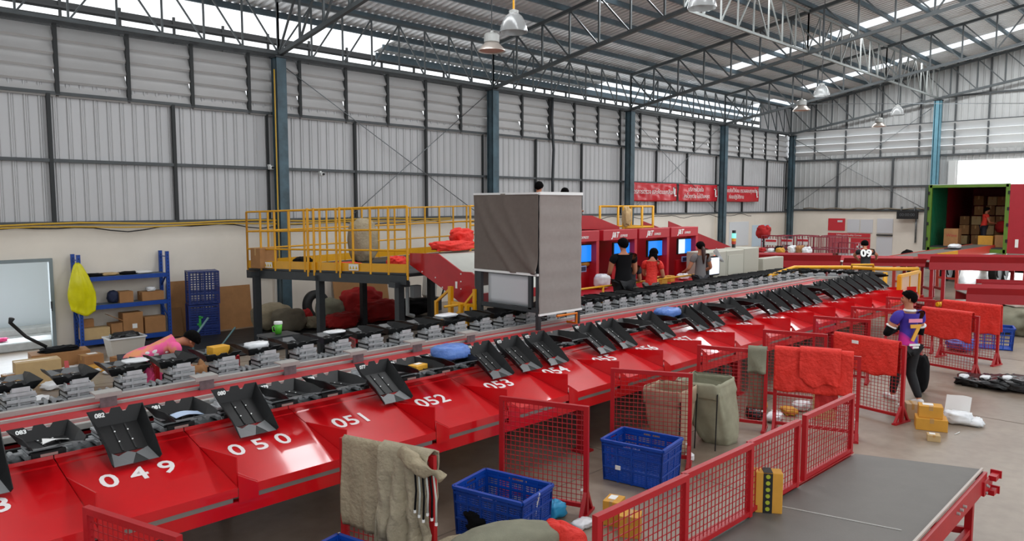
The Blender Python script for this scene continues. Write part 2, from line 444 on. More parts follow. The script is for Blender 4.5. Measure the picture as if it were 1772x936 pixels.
# --- columns and trusses
def column(x, y, ztop, d=.26, m_=M_colp, label=''):
    b = MB(); b.box((x, y, ztop/2), (.03, d, ztop)) ; b.box((x, y-d/2, ztop/2), (.26, .03, ztop)); b.box((x, y+d/2, ztop/2), (.26, .03, ztop))
    b.box((x-.115, y, ztop/2), (.02, d*.6, ztop))
    r = empty('steel_column', (0, 0, 0), 0, label, 'column', 'painted steel columns')
    b.build('shaft', m_, r)
    p = MB(); p.box((x, y, .015), (.42, d+.14, .03)); p.box((x, y, ztop-.02), (.34, d+.1, .04))
    for sx in (-1, 1):
        p.prism([(x+sx*.13, y-.01, .03), (x+sx*.2, y-.01, .03), (x+sx*.13, y-.01, .16)], (0, .02, 0))
    p.build('end_plate', M_dark, r)
    return r
names = ['blue grey steel column behind the left end of the yellow platform', 'blue grey steel column rising behind the grey fabric hood',
         'steel column between the grey hood and the red banners', 'steel column crossing the gap between the second and third red banner', 'steel column in the far corner of the hall']
for x, l in zip(COLX[1:], names):
    column(x, W-.28, 6.75, label=l)
M_colb = mat('light_blue_column_paint', '#6fa3b5', .5, .1, .2, 3)
column(XB-.25, 10.49, 7.95, m_=M_colb, label='light blue column on the back wall beside the loading door')

def lattice(name, pa, pb, qa, qb, n, label, cord=.08, web=.045, up=(0, 0, 1), group='roof lattice girders', zig=1, M_truss=M_truss):
    """bottom chord pa-pb, top chord qa-qb, verticals and diagonals between them"""
    r = empty(name, (0, 0, 0), 0, label, 'girder', group)
    pa, pb, qa, qb = map(Vector, (pa, pb, qa, qb))
    b = MB(); b.bar(pa, pb, cord, cord); b.build('bottom_chord', M_truss, r)
    b = MB(); b.bar(qa, qb, cord, cord); b.build('top_chord', M_truss, r)
    b = MB()
    for i in range(n+1):
        p = pa.lerp(pb, i/n); q = qa.lerp(qb, i/n); b.bar(p, q, web, web)
        if i < n:
            if (i*2 < n) == (zig > 0): b.bar(p, qa.lerp(qb, (i+1)/n), web*.9, web*.9)
            else: b.bar(q, pa.lerp(pb, (i+1)/n), web*.9, web*.9)
    setp(b.build('web', M_truss, r))
    return r
# cross trusses, one at every column; double plane with a light horizontal lacing
tl_ = ['roof truss nearest the camera, above the platform', 'roof truss springing from the column behind the platform', 'roof truss springing from the column behind the grey hood', 'roof truss springing from the column left of the banners', 'roof truss springing from the column between the banners', 'roof truss standing against the back wall']
for i, x in enumerate(COLX):
    ya, yb = W-.28, -4.0
    xx = x if i < 5 else XB-.35
    def tilt(y, z): return z+SL*(W-y)
    lattice('roof_truss', (xx, ya, 6.80), (xx, yb, tilt(yb, 6.80)), (xx, ya, 8.12), (xx, yb, tilt(yb, 8.12)), 20, tl_[i], .1, .05, zig=-1 if i > 1 else 1)
# eaves girders between columns, along the long wall
for i in range(5):
    a, c = COLX[i], min(COLX[i+1], XB-.35)
    lattice('eaves_girder', (a, W-.3, 6.83), (c, W-.3, 6.83), (a, W-.3, 8.16), (c, W-.3, 8.16), 8,
            ['eaves girder over the side doorway and blue rack', 'eaves girder above the yellow platform', 'eaves girder above the wall left of the red banners', 'eaves girder above the red banners', 'eaves girder in the far corner'][i], .07, .04, group='eaves girders', zig=1)
# longitudinal girder further in
for i in range(2, 5):
    a, c = COLX[i], min(COLX[i+1], XB-.35); y = 10.49
    zb = 6.80+SL*(W-y)
    lattice('tie_girder', (a, y, zb), (c, y, zb), (a, y, zb+1.3), (c, y, zb+1.3), 8,
            ['pale tie girder nearest the hanging lamps', 'pale tie girder in the middle of the roof', 'pale tie girder ending at the light blue column'][i-2], .07, .04, group='tie girders', M_truss=mat('pale_truss_paint', '#8f9492', .5, .1, .2, 2))
# thin wind bracing on the walls
def wire(name, p, q, r_, label, m_=M_galv, cat='brace', group=None):
    b = MB(); b.tube([p, q], r_, 6); return setp(b.build(name, m_, smooth=True), label, cat, group)
wire('bracing_rod', (9.6, W-.12, 6.6), (16.7, W-.12, 2.6), .012, 'thin bracing rod falling from the column behind the platform', group=None)
wire('bracing_rod', (16.8, W-.12, 6.6), (11.4, W-.13, 2.6), .012, 'thin bracing rod falling left from the column behind the grey hood')
wire('bracing_rod', (24.7, W-.12, 6.6), (31.8, W-.12, 2.7), .012, 'thin bracing rod crossing the wall down to the right behind the banners')
wire('bracing_rod', (31.8, W-.12, 6.6), (24.7, W-.13, 2.7), .012, 'thin bracing rod crossing the wall up to the right behind the banners')
wire('bracing_rod', (XB-.12, W-.3, 6.6), (XB-.12, 10.8, 2.8), .014, 'thin bracing rod on the back wall falling to the right')
wire('bracing_rod', (XB-.13, W-.3, 2.8), (XB-.13, 10.8, 7.6), .014, 'thin bracing rod on the back wall rising to the right')
wire('roof_stay', (32.0, 14, 7.4), (XB-.4, 6.5, 7.4), .014, 'thin horizontal stay wire under the far trusses', cat='stay')
# yellow conduits along the top of the masonry
for k, (dz, rr_) in enumerate(((.02, .022), (-.05, .018))):
    b = MB(); pts = [(-4+i*.8, W-.16-.03*k, 2.62+dz+.025*math.sin(i*1.3+k)) for i in range(25)]
    b.tube(pts, rr_, 6); setp(b.build('conduit', mat('yellow_conduit', '#c9a032', .5), smooth=True), ['upper yellow conduit along the top of the white wall', 'lower yellow conduit along the top of the white wall'][k], 'conduit')
b = MB(); b.tube([(x_, W-.16, 2.53+.05*math.sin(x_*1.9)+.03*math.sin(x_*4.1)) for x_ in [-3+i*.35 for i in range(110)]], .013, 5)
setp(b.build('cable', M_rub, smooth=True), 'black cable sagging along the top of the white wall', 'cable')
b = MB(); b.tube([(9.22, W-.44, 1.2+.4*i) for i in range(14)], .018, 6); setp(b.build('drop_pipe', MATS['yellow_conduit'], smooth=True), 'thin yellow pipe running down beside the platform column', 'pipe')
b = MB(); b.tube([(19.98, W-.16, 7.0), (19.95, W-.16, 6.0), (20.05, W-.16, 5.0), (20.0, W-.16, 3.9), (20.0, W-.16, 2.7)], .05, 8); setp(b.build('downpipe', M_dark, smooth=True), 'dark drain pipe on the sheet wall right of the hood', 'pipe')
for (x_, z_, l) in ((9.2, 3.98, 'small white camera on the wall left of the platform column'), (10.65, 3.86, 'small white camera on the wall right of the platform column')):
    r = empty('security_camera', (x_, W-.12, z_), 0, l, 'camera', 'wall cameras')
    b = MB(); b.box((0, -.06, 0), (.1, .16, .09), ch=.015); b.build('body', M_white, r)
    b = MB(); b.tube([(0, -.14, 0), (0, -.17, 0)], .032, 12); b.build('lens', M_rub, r)
    b = MB(); b.box((0, .03, .06), (.05, .1, .05)); b.build('bracket', M_white, r)

# --- hanging lamps
def lamp(px, py, z, kind, label, sz=.5, stem=.012, m_stem=M_dark):
    P = on_z(px, py, z); r = empty('high_bay_lamp', P, 0, label, 'lamp', 'hanging warehouse lamps')
    R = sz/2
    b = MB()
    if kind == 'glass':
        prof = [(R, -.32*sz), (R*.97, -.22*sz), (R*.85, 0), (R*.6, .22*sz), (R*.32, .34*sz), (R*.3, .34*sz), (R*.57, .2*sz), (R*.82, -.02*sz), (R*.94, -.22*sz), (R*.97, -.32*sz)]
        b.lathe(prof, n=28); b.build('glass_shade', M_glass, r, smooth=True)
    else:
        prof = [(R, -.22*sz), (R*.98, -.18*sz), (R*.5, .08*sz), (R*.45, .08*sz), (R*.94, -.2*sz)]
        b.lathe(prof, n=28); b.build('reflector', mat('lamp_reflector', '#c8bfb6', .35, .5), r, smooth=True)
        b = MB(); b.lathe([(0, -.17*sz), (R*.9, -.17*sz), (R*.9, -.18*sz), (0, -.18*sz)], n=28); b.build('diffuser', mat('pinkish_diffuser', '#cf9f8d', .5), r)
    b = MB(); b.lathe([(0, .08*sz), (R*.52, .08*sz), (R*.56, .1*sz), (R*.56, .34*sz), (R*.45, .4*sz), (R*.12, .42*sz), (R*.1, .5*sz), (0, .5*sz)] if kind != 'glass' else [(0, .3*sz), (R*.34, .3*sz), (R*.34, .42*sz), (R*.15, .46*sz), (0, .5*sz)], n=20)
    b.build('housing', mat('lamp_housing', '#b5b7b4', .4, .3), r, smooth=False)
    top = roofz(P.y)-P.z
    b = MB(); b.tube([(0, 0, .48*sz), (0, 0, top)], stem, 6); b.build('stem', m_stem, r)
    return r
lamp(889, 40, 6.6, 'glass', 'clear glass bell lamp with yellow stem, upper of the two near lamps', .56, .022, M_yel)
lamp(851, 78, 6.6, 'metal', 'shallow metal lamp with pinkish underside, lower of the two near lamps', .62)
lamp(1215, -2, 6.6, 'glass', 'glass lamp cut by the top edge of the picture', .5, .02)
lamp(1422, 157, 6.6, 'glass', 'glass dome lamp above the corner, left of the light blue column', .5)
lamp(1387, 185, 6.6, 'metal', 'pale metal lamp just right of the far corner trusses', .62)
lamp(1553, 192, 6.6, 'glass', 'glass dome lamp hanging nearest the light blue column', .5)
lamp(1521, 214, 6.6, 'metal', 'pale metal lamp in front of the bright louvres of the back wall', .6)

# --- red banners on the long wall
M_ban = mat('red_banner_vinyl', '#c8202c', .25, 0, .1, 3, .12, 6)
def banner(x0, x1, lines, label, sd):
    r = empty('banner', ((x0+x1)/2, W-.12, 3.58), 0, label, 'banner', 'red banners on the long wall')
    hw = (x1-x0)/2
    b = MB(); b.grid(lambda u, v: (-hw+u*2*hw, -.02*math.sin(u*23+sd)-.015*math.sin(v*7+u*9+sd)-.02, -.38+.76*v-.02*math.sin(u*3.14)), 40, 10)
    b.build('sheet', M_ban, r, smooth=True, solid=.004)
    for i, (t, dz, s_, dx) in enumerate(lines):
        text_obj('lettering', t, s_, M_white, r, frame_m((dx, -.065, dz), (1, 0, 0), (0, 0, 1)), .002)
    b = MB()      # small white figure print at the right end
    b.box((hw-.25, -.065, .05), (.1, .004, .3), rz=0); b.box((hw-.3, -.065, .18), (.2, .004, .05)); b.box((hw-.2, -.065, -.14), (.16, .004, .05)); b.lathe([(0, 0), (.07, 0), (.07, .004), (0, .004)], (hw-.27, -.065, .25), 12)
    b.build('printed_figure', M_white, r)
banner(24.83, 28.25, [('มาตรการตรวจ และคัดแยกสินค้า', 0, .27, -.2)], 'longest red banner with one line of white Thai lettering, left of the three', 1)
banner(28.35, 31.75, [('บริการด้วยใจ', .14, .26, -.3), ('ส่งไวทุกวัน ไม่มีวันหยุด', -.16, .25, -.2)], 'middle red banner with two lines of white Thai lettering, just left of the column', 2)
banner(32.35, 35.9, [('ปลอดภัยไว้ก่อน ตรวจสอบทุกครั้ง', .14, .26, -.2), ('ก่อนปฏิบัติงาน', -.16, .26, -.6)], 'red banner right of the column with two lines of white Thai lettering', 3)
# white notice sheets on the long wall near the corner
for (a, c, z0, z1, l, ti) in ((33.2, 35.2, 1.0, 2.2, 'large pale notice sheet on the long wall nearer the platform', '#d9dde0'), (35.6, 37.6, .9, 2.0, 'pale blue tinted notice sheet on the long wall near the corner', '#c5d8e6')):
    b = MB(); b.box(((a+c)/2, W-.01, (z0+z1)/2), (c-a, .015, z1-z0)); o = b.build('notice_board', mat('notice'+ti, ti, .5)); setp(o, l, 'board')
b = MB(); b.box((8.95, W-.02, 1.62), (.24, .015, .07)); setp(b.build('wall_sticker', MATS['red_banner_vinyl']), 'small red sticker on the white wall under the platform', 'sticker')
r = empty('socket_box', (9.0, W-.05, 1.28), 0, 'white socket box with a black plug on the wall under the platform', 'socket')
b = MB(); b.box((0, 0, 0), (.32, .07, .13), ch=.012); b.build('case', M_white, r)
b = MB(); b.box((.12, -.06, .01), (.09, .07, .1), ch=.015); b.build('plug', M_rub, r)
b = MB(); b.tube([(0, 0, .06), (.02, 0, .3), (0, .02, .5)], .008, 5); b.build('cord', M_white, r)

# ================================================================== THE SORTER
YF, ZF = 5.5, .83          # outer lip of the chute decks
YD, ZD = 6.54, 1.06        # inner edge beside the track
def deckz(y): return ZF+(y-YF)*(ZD-ZF)/(YD-YF)
CP = 1.006                 # chute pitch
X0C = 2.516                # right edge of chute 049
NCH = 19                   # 048 .. 066
M_num = mat('stencilled_white', '#e6dedd', .55)
M_slot = mat('steel_slot', '#8d8780', .4, .5)

def chute(n):
    x1 = X0C+(n-49)*CP; x0 = x1-CP; num = '%03d' % n
    lab = {48: 'red chute deck at the left edge of the picture, numbered 048'}.get(n, 'red chute deck with the stencilled number %s' % num)
    r = empty('sorting_chute', (x0, YF, 0), 0, lab, 'chute', 'numbered red sorting chutes')
    b = MB(); t = .012
    def P(x, y, dz=0): return Vector((x, y-YF, deckz(y)+dz))
    # folded deck: rear band, main slope, front lip folded down
    pr = [(YD, .03), (YD-.004, 0.0), (YD-.1, .004), (YD-.11, -.004), (YF, 0), (YF-.003, -.07)]
    vs = []; fs = []
    for (y, dz) in pr:
        vs += [P(.004, y, dz), P(CP-.004, y, dz)]
    for i in range(len(pr)-1): fs.append((2*i, 2*i+1, 2*i+3, 2*i+2))
    b.add(vs, fs); b.build('deck', M_red, r, solid=.008)
    # upright side plate rising towards the front, and the small gusset on the lip
    yA = 6.22
    b = MB()
    b.prism([P(CP, yA, .004), P(CP, YF+.02, -.02), P(CP, YF+.02, .235)], (.01, 0, 0))
    b.build('side_plate', M_red, r)
    b = MB()
    b.prism([P(CP, YF-.004, .10), P(CP, YF-.004, -.12), P(CP+.165, YF-.004, -.12), P(CP+.165, YF-.004, 0)], (0, -.006, 0))
    b.prism([P(CP+.012, YF+.0, .10), P(CP+.165, YF+.0, .006), P(CP+.012, YF+.16, .07)], (0, 0, .006))
    b.build('gusset', M_red, r)
    b = MB()
    b.box((CP*.56, .02, ZF-.092), (CP*.80, .02, .045)); b.build('slot_plate', M_slot, r)
    b = MB(); b.box((CP*.56, .03, ZF-.125), (CP*.80, .03, .022)); b.build('slot_roller', M_rub, r)
    xdir = Vector((1, 0, 0)); ydir = Vector((0, YD-YF, ZD-ZF)).normalized(); nrm = xdir.cross(ydir)
    if n in (49, 50):
        for i, ch in enumerate(num):
            text_obj('number', ch, .27, M_num, r, frame_m(P(.24+.215*i, 6.02, .006), xdir, ydir), .001, bold=.004)
    else:
        o = text_obj('number', num, .27, M_num, r, frame_m(P(.41, 6.05, .006), xdir, ydir), .001, bold=.004, spacing=1.02)
    return r
for n in range(48, 48+NCH): chute(n)
XEND = X0C+(48+NCH-1-49)*CP

# frame of the sorter: beams, legs, cover, rails, one object
fr = empty('sorter_frame', (0, 5.8, 0), 0, 'long red frame of the oval sorting machine with grey rails, legs and centre cover', 'sorting machine')
def L(x, y, z): return (x, y-5.8, z)
XS = -1.5
b = MB(); b.box(L((XS+XEND)/2, YF+.04, .66), (XEND-XS, .06, .11)); b.build('lower_beam', M_red, fr)
b = MB(); b.box(L((XS+XEND)/2, YD+.02, .84), (XEND-XS, .04, .36)); b.box(L((XS+XEND)/2, 6.2, .64), (XEND-XS, .05, .07)); b.build('inner_plate', M_redf, fr)
for i in range(11):
    x = .02+1.96*i*1.0
    if i in (0, 1, 2): continue
    b = MB(); b.box(L(x+1.1, 5.66, .31), (.1, .1, .62)); b.box(L(x+1.1, 5.66, .012), (.2, .2, .024))
    b.bar(L(x+1.1, 5.66, .42), L(x+1.1, 6.3, .82), .06, .06); b.box(L(x+1.1, 6.1, .72), (.07, .9, .06))
    b.build('leg', M_redf, fr)
for i in range(10):
    x = 1.1+1.96*i
    for y in (7.0, 8.5):
        b = MB(); b.box(L(x, y, .5), (.09, .09, 1.0)); b.box(L(x, y, .012), (.18, .18, .024)); b.build('leg', M_dark, fr)
XC, YC, RC = 19.45, 7.56, 1.1     # centre of the turn at the far end
b = MB(); b.box(L((XS+XC)/2, 7.6, 1.085), (XC-XS, .92, .04)); b.box(L((XS+XC)/2, 7.15, 1.0), (XC-XS, .02, .2)); b.build('centre_cover', M_redf, fr)
def loop_pts(y_near, y_far, z, n=18):
    """a U: along the near run, round the end, back along the far run"""
    R = (y_far-y_near)/2; pts = [(XS, y_near, z), (XC, y_near, z)]
    for k in range(1, n):
        a = -math.pi/2+math.pi*k/n; pts.append((XC+R*math.cos(a), YC+R*math.sin(a), z))
    return pts+[(XC, y_far, z), (XS, y_far, z)]
def loop_bar(y_near, y_far, z, w_, h_, name, m_):
    b = MB(); p = loop_pts(y_near, y_far, z)
    for i in range(len(p)-1): b.bar(L(*p[i]), L(*p[i+1]), w_, h_)
    b.build(name, m_, fr)
loop_bar(7.12, 8.0, 1.125, .07, .05, 'aluminium_rail', M_alu)
loop_bar(7.36, 7.76, 1.115, .04, .03, 'aluminium_rail', M_alu)
loop_bar(6.58, 8.54, 1.035, .03, .07, 'black_rail', M_rub)
loop_bar(6.95, 8.17, 1.06, .04, .05, 'black_rail', M_rub)
# running surface
b = MB(); pi_, po = loop_pts(7.08, 8.04, 1.035), loop_pts(6.6, 8.52, 1.035)
vs = [L(*q) for q in pi_]+[L(*q) for q in po]; k = len(pi_)
b.add(vs, [(i, i+1, k+i+1, k+i) for i in range(k-1)]); b.build('track_bed', M_galv, fr, solid=.02)
# turn fairing
b = MB()
for k in range(18):
    a0 = -math.pi/2+math.pi*k/18; a1 = -math.pi/2+math.pi*(k+1)/18
    def q(R, a, z): return L(XC+R*math.cos(a), YC+R*math.sin(a), z)
    b.add([q(.98, a0, 1.05), q(.98, a1, 1.05), q(.98, a1, .6), q(.98, a0, .6)], [(0, 1, 2, 3)])
b.build('turn_plate', M_redf, fr, solid=.01)

# sensor brackets along the centre rails
def sensor(px, i):
    u = (2150-px); Y = 7.74
    fwd = F*Y/(math.cos(YAW)*u)*1.0; x = (fwd-Y*math.sin(YAW))/math.cos(YAW)
    words = ['nearest the left edge of the picture', 'beside tray 081', 'beside trays 079 and 078', 'behind tray 077', 'behind the yellow parcel', 'behind the blue parcel bag'][i]
    r = empty('sensor_bracket', (x, Y, 1.105), 0, 'grey metal sensor bracket on the centre rail '+words, 'sensor', 'sensor brackets on the centre rail')
    b = MB(); b.box((0, -.05, .06), (.15, .012, .16)); b.box((0, .0, .005), (.15, .1, .01)); b.build('plate', M_galv, r)
    b = MB(); b.box((0, .02, .135), (.24, .16, .016)); b.box((0, -.06, .12), (.24, .01, .04)); b.build('hood', M_alu, r)
for i, px in enumerate((176, 350, 497, 617, 721, 815)): sensor(px, i)

# ---- tilt trays
def tray_mb():
    b = MB()
    # floor ring y: front -.29 .. back .20 ; rims flare out
    fr_, ft = -.29, -.13
    o = 0.0
    B = {'bl': (-.155, .2, o), 'br': (.155, .2, o), 'fl': (-.14, ft, o), 'fr': (.14, ft, o),
         'rbl': (-.215, .29, .105), 'rbr': (.215, .29, .105), 'rfl': (-.19, ft+.02, .085), 'rfr': (.19, ft+.02, .085),
         'll': (-.17, fr_, .02), 'lr': (.17, fr_, .02), 'llu': (-.185, fr_, .05), 'lru': (.185, fr_, .05)}
    ks = list(B); vs = [B[k] for k in ks]; ix = {k: i for i, k in enumerate(ks)}
    q = lambda *a: tuple(ix[k] for k in a)
    fs = [q('bl', 'fl', 'fr', 'br'), q('rbl', 'rfl', 'fl', 'bl'), q('br', 'fr', 'rfr', 'rbr'),
          q('rfl', 'llu', 'll', 'fl'), q('fr', 'lr', 'lru', 'rfr')]
    b.add(vs, fs)
    # back wall in strips, with two V notches in its upper part
    def bp(t, u):   # t across 0..1, u up 0..1
        p = Vector(B['bl']).lerp(Vector(B['br']), t); r_ = Vector(B['rbl']).lerp(Vector(B['rbr']), t); return p.lerp(r_, u)
    cols = [(0, 1), (.26, 1), (.31, .72), (.37, .72), (.42, 1), (.58, 1), (.63, .72), (.69, .72), (.74, 1), (1, 1)]
    vs = []; fs = []
    for (t, u) in cols: vs += [bp(t, 0), bp(t, u)]
    for i in range(len(cols)-1): fs.append((2*i, 2*i+1, 2*i+3, 2*i+2))
    b.add(vs, fs)
    return b
def lip_mb():
    b = MB()
    ft, fz, f2 = -.12, .0015, -.29
    # lip greyed for the light it reflects, with a dark notch left out of its middle
    vs = [(-.14, ft, fz), (-.10, ft-.05, fz+.004), (-.02, ft-.012, fz), (.02, ft-.05, fz+.003), (.14, ft, fz), (-.17, f2, .0215), (-.03, f2, .0215), (.03, f2+.12, .008), (.09, f2, .0215), (.17, f2, .0215)]
    b.add(vs, [(0, 5, 6, 1), (1, 6, 7, 2), (2, 7, 3), (3, 7, 8, 4), (4, 8, 9)])
    return b
mb_t = tray_mb(); tray_src = mb_t.build('tray', M_black, None, solid=.008)
lp = lip_mb(); lip_src = lp.build('lip', M_blackg, None, solid=.003)
b = MB()
b.add([(-.03, -.289, .0200), (.09, -.289, .0200), (.03, -.17, .0070)], [(0, 1, 2)])
for x_ in (-.05, .05):
    b.box((x_, .03, .006), (.012, .30, .010)); 
notch_src = b.build('rib', M_rub, None)
b = MB()
for x_ in (-.05, .05):
    for y_ in (-.02, .1): b.lathe([(0, .019), (.006, .019), (.007, .014)], (x_, y_, 0), 8)
screw_src = b.build('screw', M_white, None)
# carriage: local origin under tray centre, z = 0 at the track bed
def carriage_mb():
    b = MB()
    yb = .3        # carriage centre sits inboard of the tray centre
    b.box((0, yb, .03), (.30, .24, .03)); b.box((0, yb, .075), (.26, .20, .02)); b.box((0, yb, .115), (.28, .18, .02))
    for sx in (-1, 1):
        b.prism([(sx*.13, yb-.14, .02), (sx*.13, yb+.12, .02), (sx*.11, yb+.06, .152), (sx*.11, yb-.02, .152)], (-sx*.008, 0, 0))
        b.box((sx*.19, yb, .045), (.1, .07, .012)); b.tube([(sx*.22, yb-.05, .045), (sx*.22, yb+.05, .045)], .022, 8)
    b.box((0, yb+.10, .1), (.16, .01, .14)); 
    b.bar((-.07, yb-.06, .1), (.05, yb-.05, .145), .02, .02); b.bar((.02, yb+.12, .02), (.02, yb+.12, .15), .02, .02)
    for zz in (.05, .095, .14): b.box((0, yb+.13, zz), (.24, .012, .022))
    b.box((0, yb+.135, .172), (.15, .01, .03))
    return b
car_src = carriage_mb().build('carriage', mat('carriage_steel', '#c3c6c8', .4, .2, .25, 14), None)
b = MB(); b.box((0, .125, .043), (.24, .02, .072), ch=.006); b.box((0, .30, .095), (.25, .246, .018)); b.box((0, .30, .055), (.25, .246, .012));  # front cover, and black slabs painting the shade in the gaps between plates
carb_src = b.build('carriage_cover_and_gaps', M_rub, None)
b = MB(); b.box((0, .113, .048), (.12, .004, .022)); stick_src = b.build('sticker', mat('pink_sticker', '#cfa8a0', .6), None)
SRC = [tray_src, lip_src, notch_src, screw_src, car_src, carb_src, stick_src]

def tray(x, y, rz, tilt, num, label, group, near=True, kick=0.0):
    r = empty('tilt_tray', (x, y, 1.045), rz, label, 'tray', group)
    M = Matrix.Translation((-.02 if near else .0, .02, .165 if near else .205)) @ Matrix.Rotation(math.radians(-5), 4, 'X') @ Matrix.Rotation(kick*1.2, 4, 'Z')
    if tilt: M = Matrix.Translation((-.013, -.07, .091)) @ Matrix.Rotation(tilt, 4, 'X')
    t = tray_src.copy(); COL.objects.link(t); t.parent = r; t.matrix_local = M
    for s_ in (lip_src, notch_src, screw_src):
        c = s_.copy(); COL.objects.link(c); c.parent = t; c.matrix_local = Matrix.Identity(4)
    c = car_src.copy(); COL.objects.link(c); c.parent = r; c.matrix_local = Matrix.Diagonal((1, 1, 1.0 if near else 1.4, 1))
    for s_ in (carb_src, stick_src):
        d = s_.copy(); COL.objects.link(d); d.parent = c; d.matrix_local = Matrix.Identity(4)
    if num:
        bk = Vector((0, .09, .105)).normalized()
        text_obj('tray_number', num, .05, M_white, t, frame_m((-.125, .256, .073), (1, 0, 0), bk) if tilt else frame_m((-.125, .258, .075), (1, 0, 0), bk), .001, bold=.002)
    return r
FLAT = {83, 81, 79, 78, 76, 75, 71, 68, 66, 63, 61, 55}
TP = .511; YT = 6.46
carry = {83: 'a white slip', 81: 'a white label sheet', 76: 'a yellow parcel', 75: 'a blue bag', 68: 'a white slip', 66: 'a blue bag'}
for N in range(84, 47, -1):
    x = 2.0+(82-N)*TP; nm = '%03d' % N
    if N in FLAT:
        extra = ' carrying '+carry[N] if N in carry else ' and empty'
        tray(x, YT, 0, 0, nm, 'flat black tray numbered %s on the near run%s' % (nm, extra), 'near run trays')
    else:
        tray(x, YT, 0, math.radians(29), nm, 'tipped black tray numbered %s discharging over the red chutes' % nm, 'near run trays')
YT2 = 8.66
far_words = []
fx = 2.17-TP*4
k = 0; far_x = []
while fx < XC-.1:
    far_x.append(fx); fx += TP
for k, x in enumerate(far_x):
    if x < 1.0: continue
    N = 84+40+k-4
    lab = 'level black tray on the far run, %s' % ('above the long wall floor at the left edge' if k < 5 else 'number %d from the left of the picture' % (k-3))
    # say which by neighbours
    zone = [(3.2, 'left of the pink shirt'), (4.6, 'in front of the pink shirt'), (6.0, 'before the blue rack and crates'), (8.1, 'under the yellow platform'), (9.4, 'under the grey fabric hood'), (11.6, 'right of the hood before the first workstation'), (14.2, 'before the worker in black'), (16.5, 'before the woman in grey'), (30, 'nearing the turn by the pale cabinets')]
    z0 = 1.0
    for zz, wd in zone:
        if x < zz:
            same = [q for q in far_x if z0 <= q < zz]; o_ = same.index(x)+1 if x in same else 1
            ords = ['first', 'second', 'third', 'fourth', 'fifth', 'sixth', 'seventh', 'eighth', 'ninth']
            lab = 'level black tray, %s one %s' % (ords[min(o_-1, 8)], wd); break
        z0 = zz
    tray(x, YT2, math.pi, 0, None, lab, 'far run trays', near=False)
for k in range(1, 7):
    a = math.pi/2-math.pi*k/7
    tray(XC+RC*math.cos(a), YC+RC*math.sin(a), a+math.pi/2, 0, None,
         'black tray on the far turn, %s after the far run' % ['first', 'second', 'third', 'fourth', 'fifth', 'sixth'][k-1], 'trays on the turn')
for s_ in SRC: bpy.data.objects.remove(s_)

# ---- things riding on trays
ZT = 1.218
def parcel_bag(x, y, z, d, m_, label, cat='parcel', seed=1, rz=0, amp=.16, name='parcel_bag'):
    b = blob((0, 0, d[2]/2), d, seed, amp, 3.2, 22, 12, .62, 0, rz)
    r = b.build(name, m_, smooth=True); r.location = (x, y, z)
    return setp(r, label, cat)
M_bluebag = mat('pale_blue_plastic_bag', '#5f86d0', .3, 0, .15, 12, .5, 30)
x75 = 2.0+7*TP; x66 = 2.0+16*TP; x76 = 2.0+6*TP
parcel_bag(x75+.02, YT+.06, ZT+.03, (.44, .36, .17), M_bluebag, 'pale blue plastic parcel lying on tray 075', seed=3)
parcel_bag(x66+.02, YT+.05, ZT+.03, (.44, .36, .15), M_bluebag, 'pale blue plastic parcel further along, on tray 066', seed=5)
def carton(name, x, y, z, d, rz, m_, label, tape=True, cat='box', lid=None, group=None, mark=None, tilt=(0, 0)):
    r = empty(name, (x, y, z), rz, label, cat, group)
    r.rotation_euler = (tilt[0], tilt[1], rz)
    b = MB(); b.box((0, 0, d[2]/2), d, ch=.004); b.build('shell', m_, r)
    if tape:
        b = MB(); b.box((0, 0, d[2]+.0008), (d[0]*1.001, min(.05, d[1]*.2), .0016)); b.box((-d[0]/2-.0008, 0, d[2]*.82), (.0016, min(.05, d[1]*.2), d[2]*.36)); b.box((d[0]/2+.0008, 0, d[2]*.82), (.0016, min(.05, d[1]*.2), d[2]*.36))
        b.build('tape', M_tape, r)
    if mark:
        b = MB(); b.box((d[0]*.1, d[1]*.1, d[2]+.002), (d[0]*.5, d[1]*.45, .002)); b.build('address_label', M_paper, r)
    return r
carton('parcel_box', x76, YT, ZT, (.19, .13, .055), .2, mat('yellow_carton', '#e0a52e', .6), 'small yellow and white parcel on tray 076', mark=1, tape=False, cat='parcel')
for (N, l) in ((83, 'white paper slip on flat tray 083'), (68, 'white paper slip on the empty looking tray right of the grey hood')):
    xs_ = 2.0+(82-N)*TP
    b = MB(); b.grid(lambda u, v: (-.08+.18*u+.02*v, -.06+.1*v, .012+.02*math.sin(u*3+v*2)), 6, 4); o = b.build('paper_slip', M_paper, solid=.003); o.location = (xs_, YT, ZT); setp(o, l, 'paper')
x = 2.0+TP
b = MB(); b.grid(lambda u, v: (-.12+.24*u, -.07+.14*v, .016+.015*math.sin(u*4)), 8, 4); o = b.build('plastic_envelope', mat('pale_blue_label', '#bfd3ee', .3), solid=.003); o.location = (x, YT-.02, ZT); setp(o, 'white and pale blue plastic envelope on tray 081', 'envelope')

def near_far(px, py, z=1.36): return on_z(px, py, z)
P = on_y(378, 611, 8.66); carton('parcel_box', P.x, 8.66, 1.262, (.22, .15, .1), .1, mat('yellow_carton', '#e0a52e', .6), 'yellow box riding on a far tray right of the pink shirt', tape=False, cat='parcel')
P = on_y(440, 605, 8.66); parcel_bag(P.x, 8.6, 1.27, (.30, .2, .09), M_wplas, 'white plastic parcel on the far trays between the yellow box and the green cup', seed=8)
P = on_y(768, 552, 8.66); parcel_bag(P.x, 8.6, 1.335, (.38, .22, .05), M_wplas, 'flat white parcel on the far trays at the foot of the yellow ladder', seed=9)
P = on_y(575, 583, 8.66); parcel_bag(P.x, 8.6, 1.335, (.30, .2, .03), M_wplas, 'flat white envelope on the far trays below the yellow platform', seed=10)
P = on_y(228, 628, 8.66); parcel_bag(P.x, 8.55, 1.335, (.26, .22, .03), M_wplas, 'flat white envelope on the far tray before the pink shirt', seed=11)
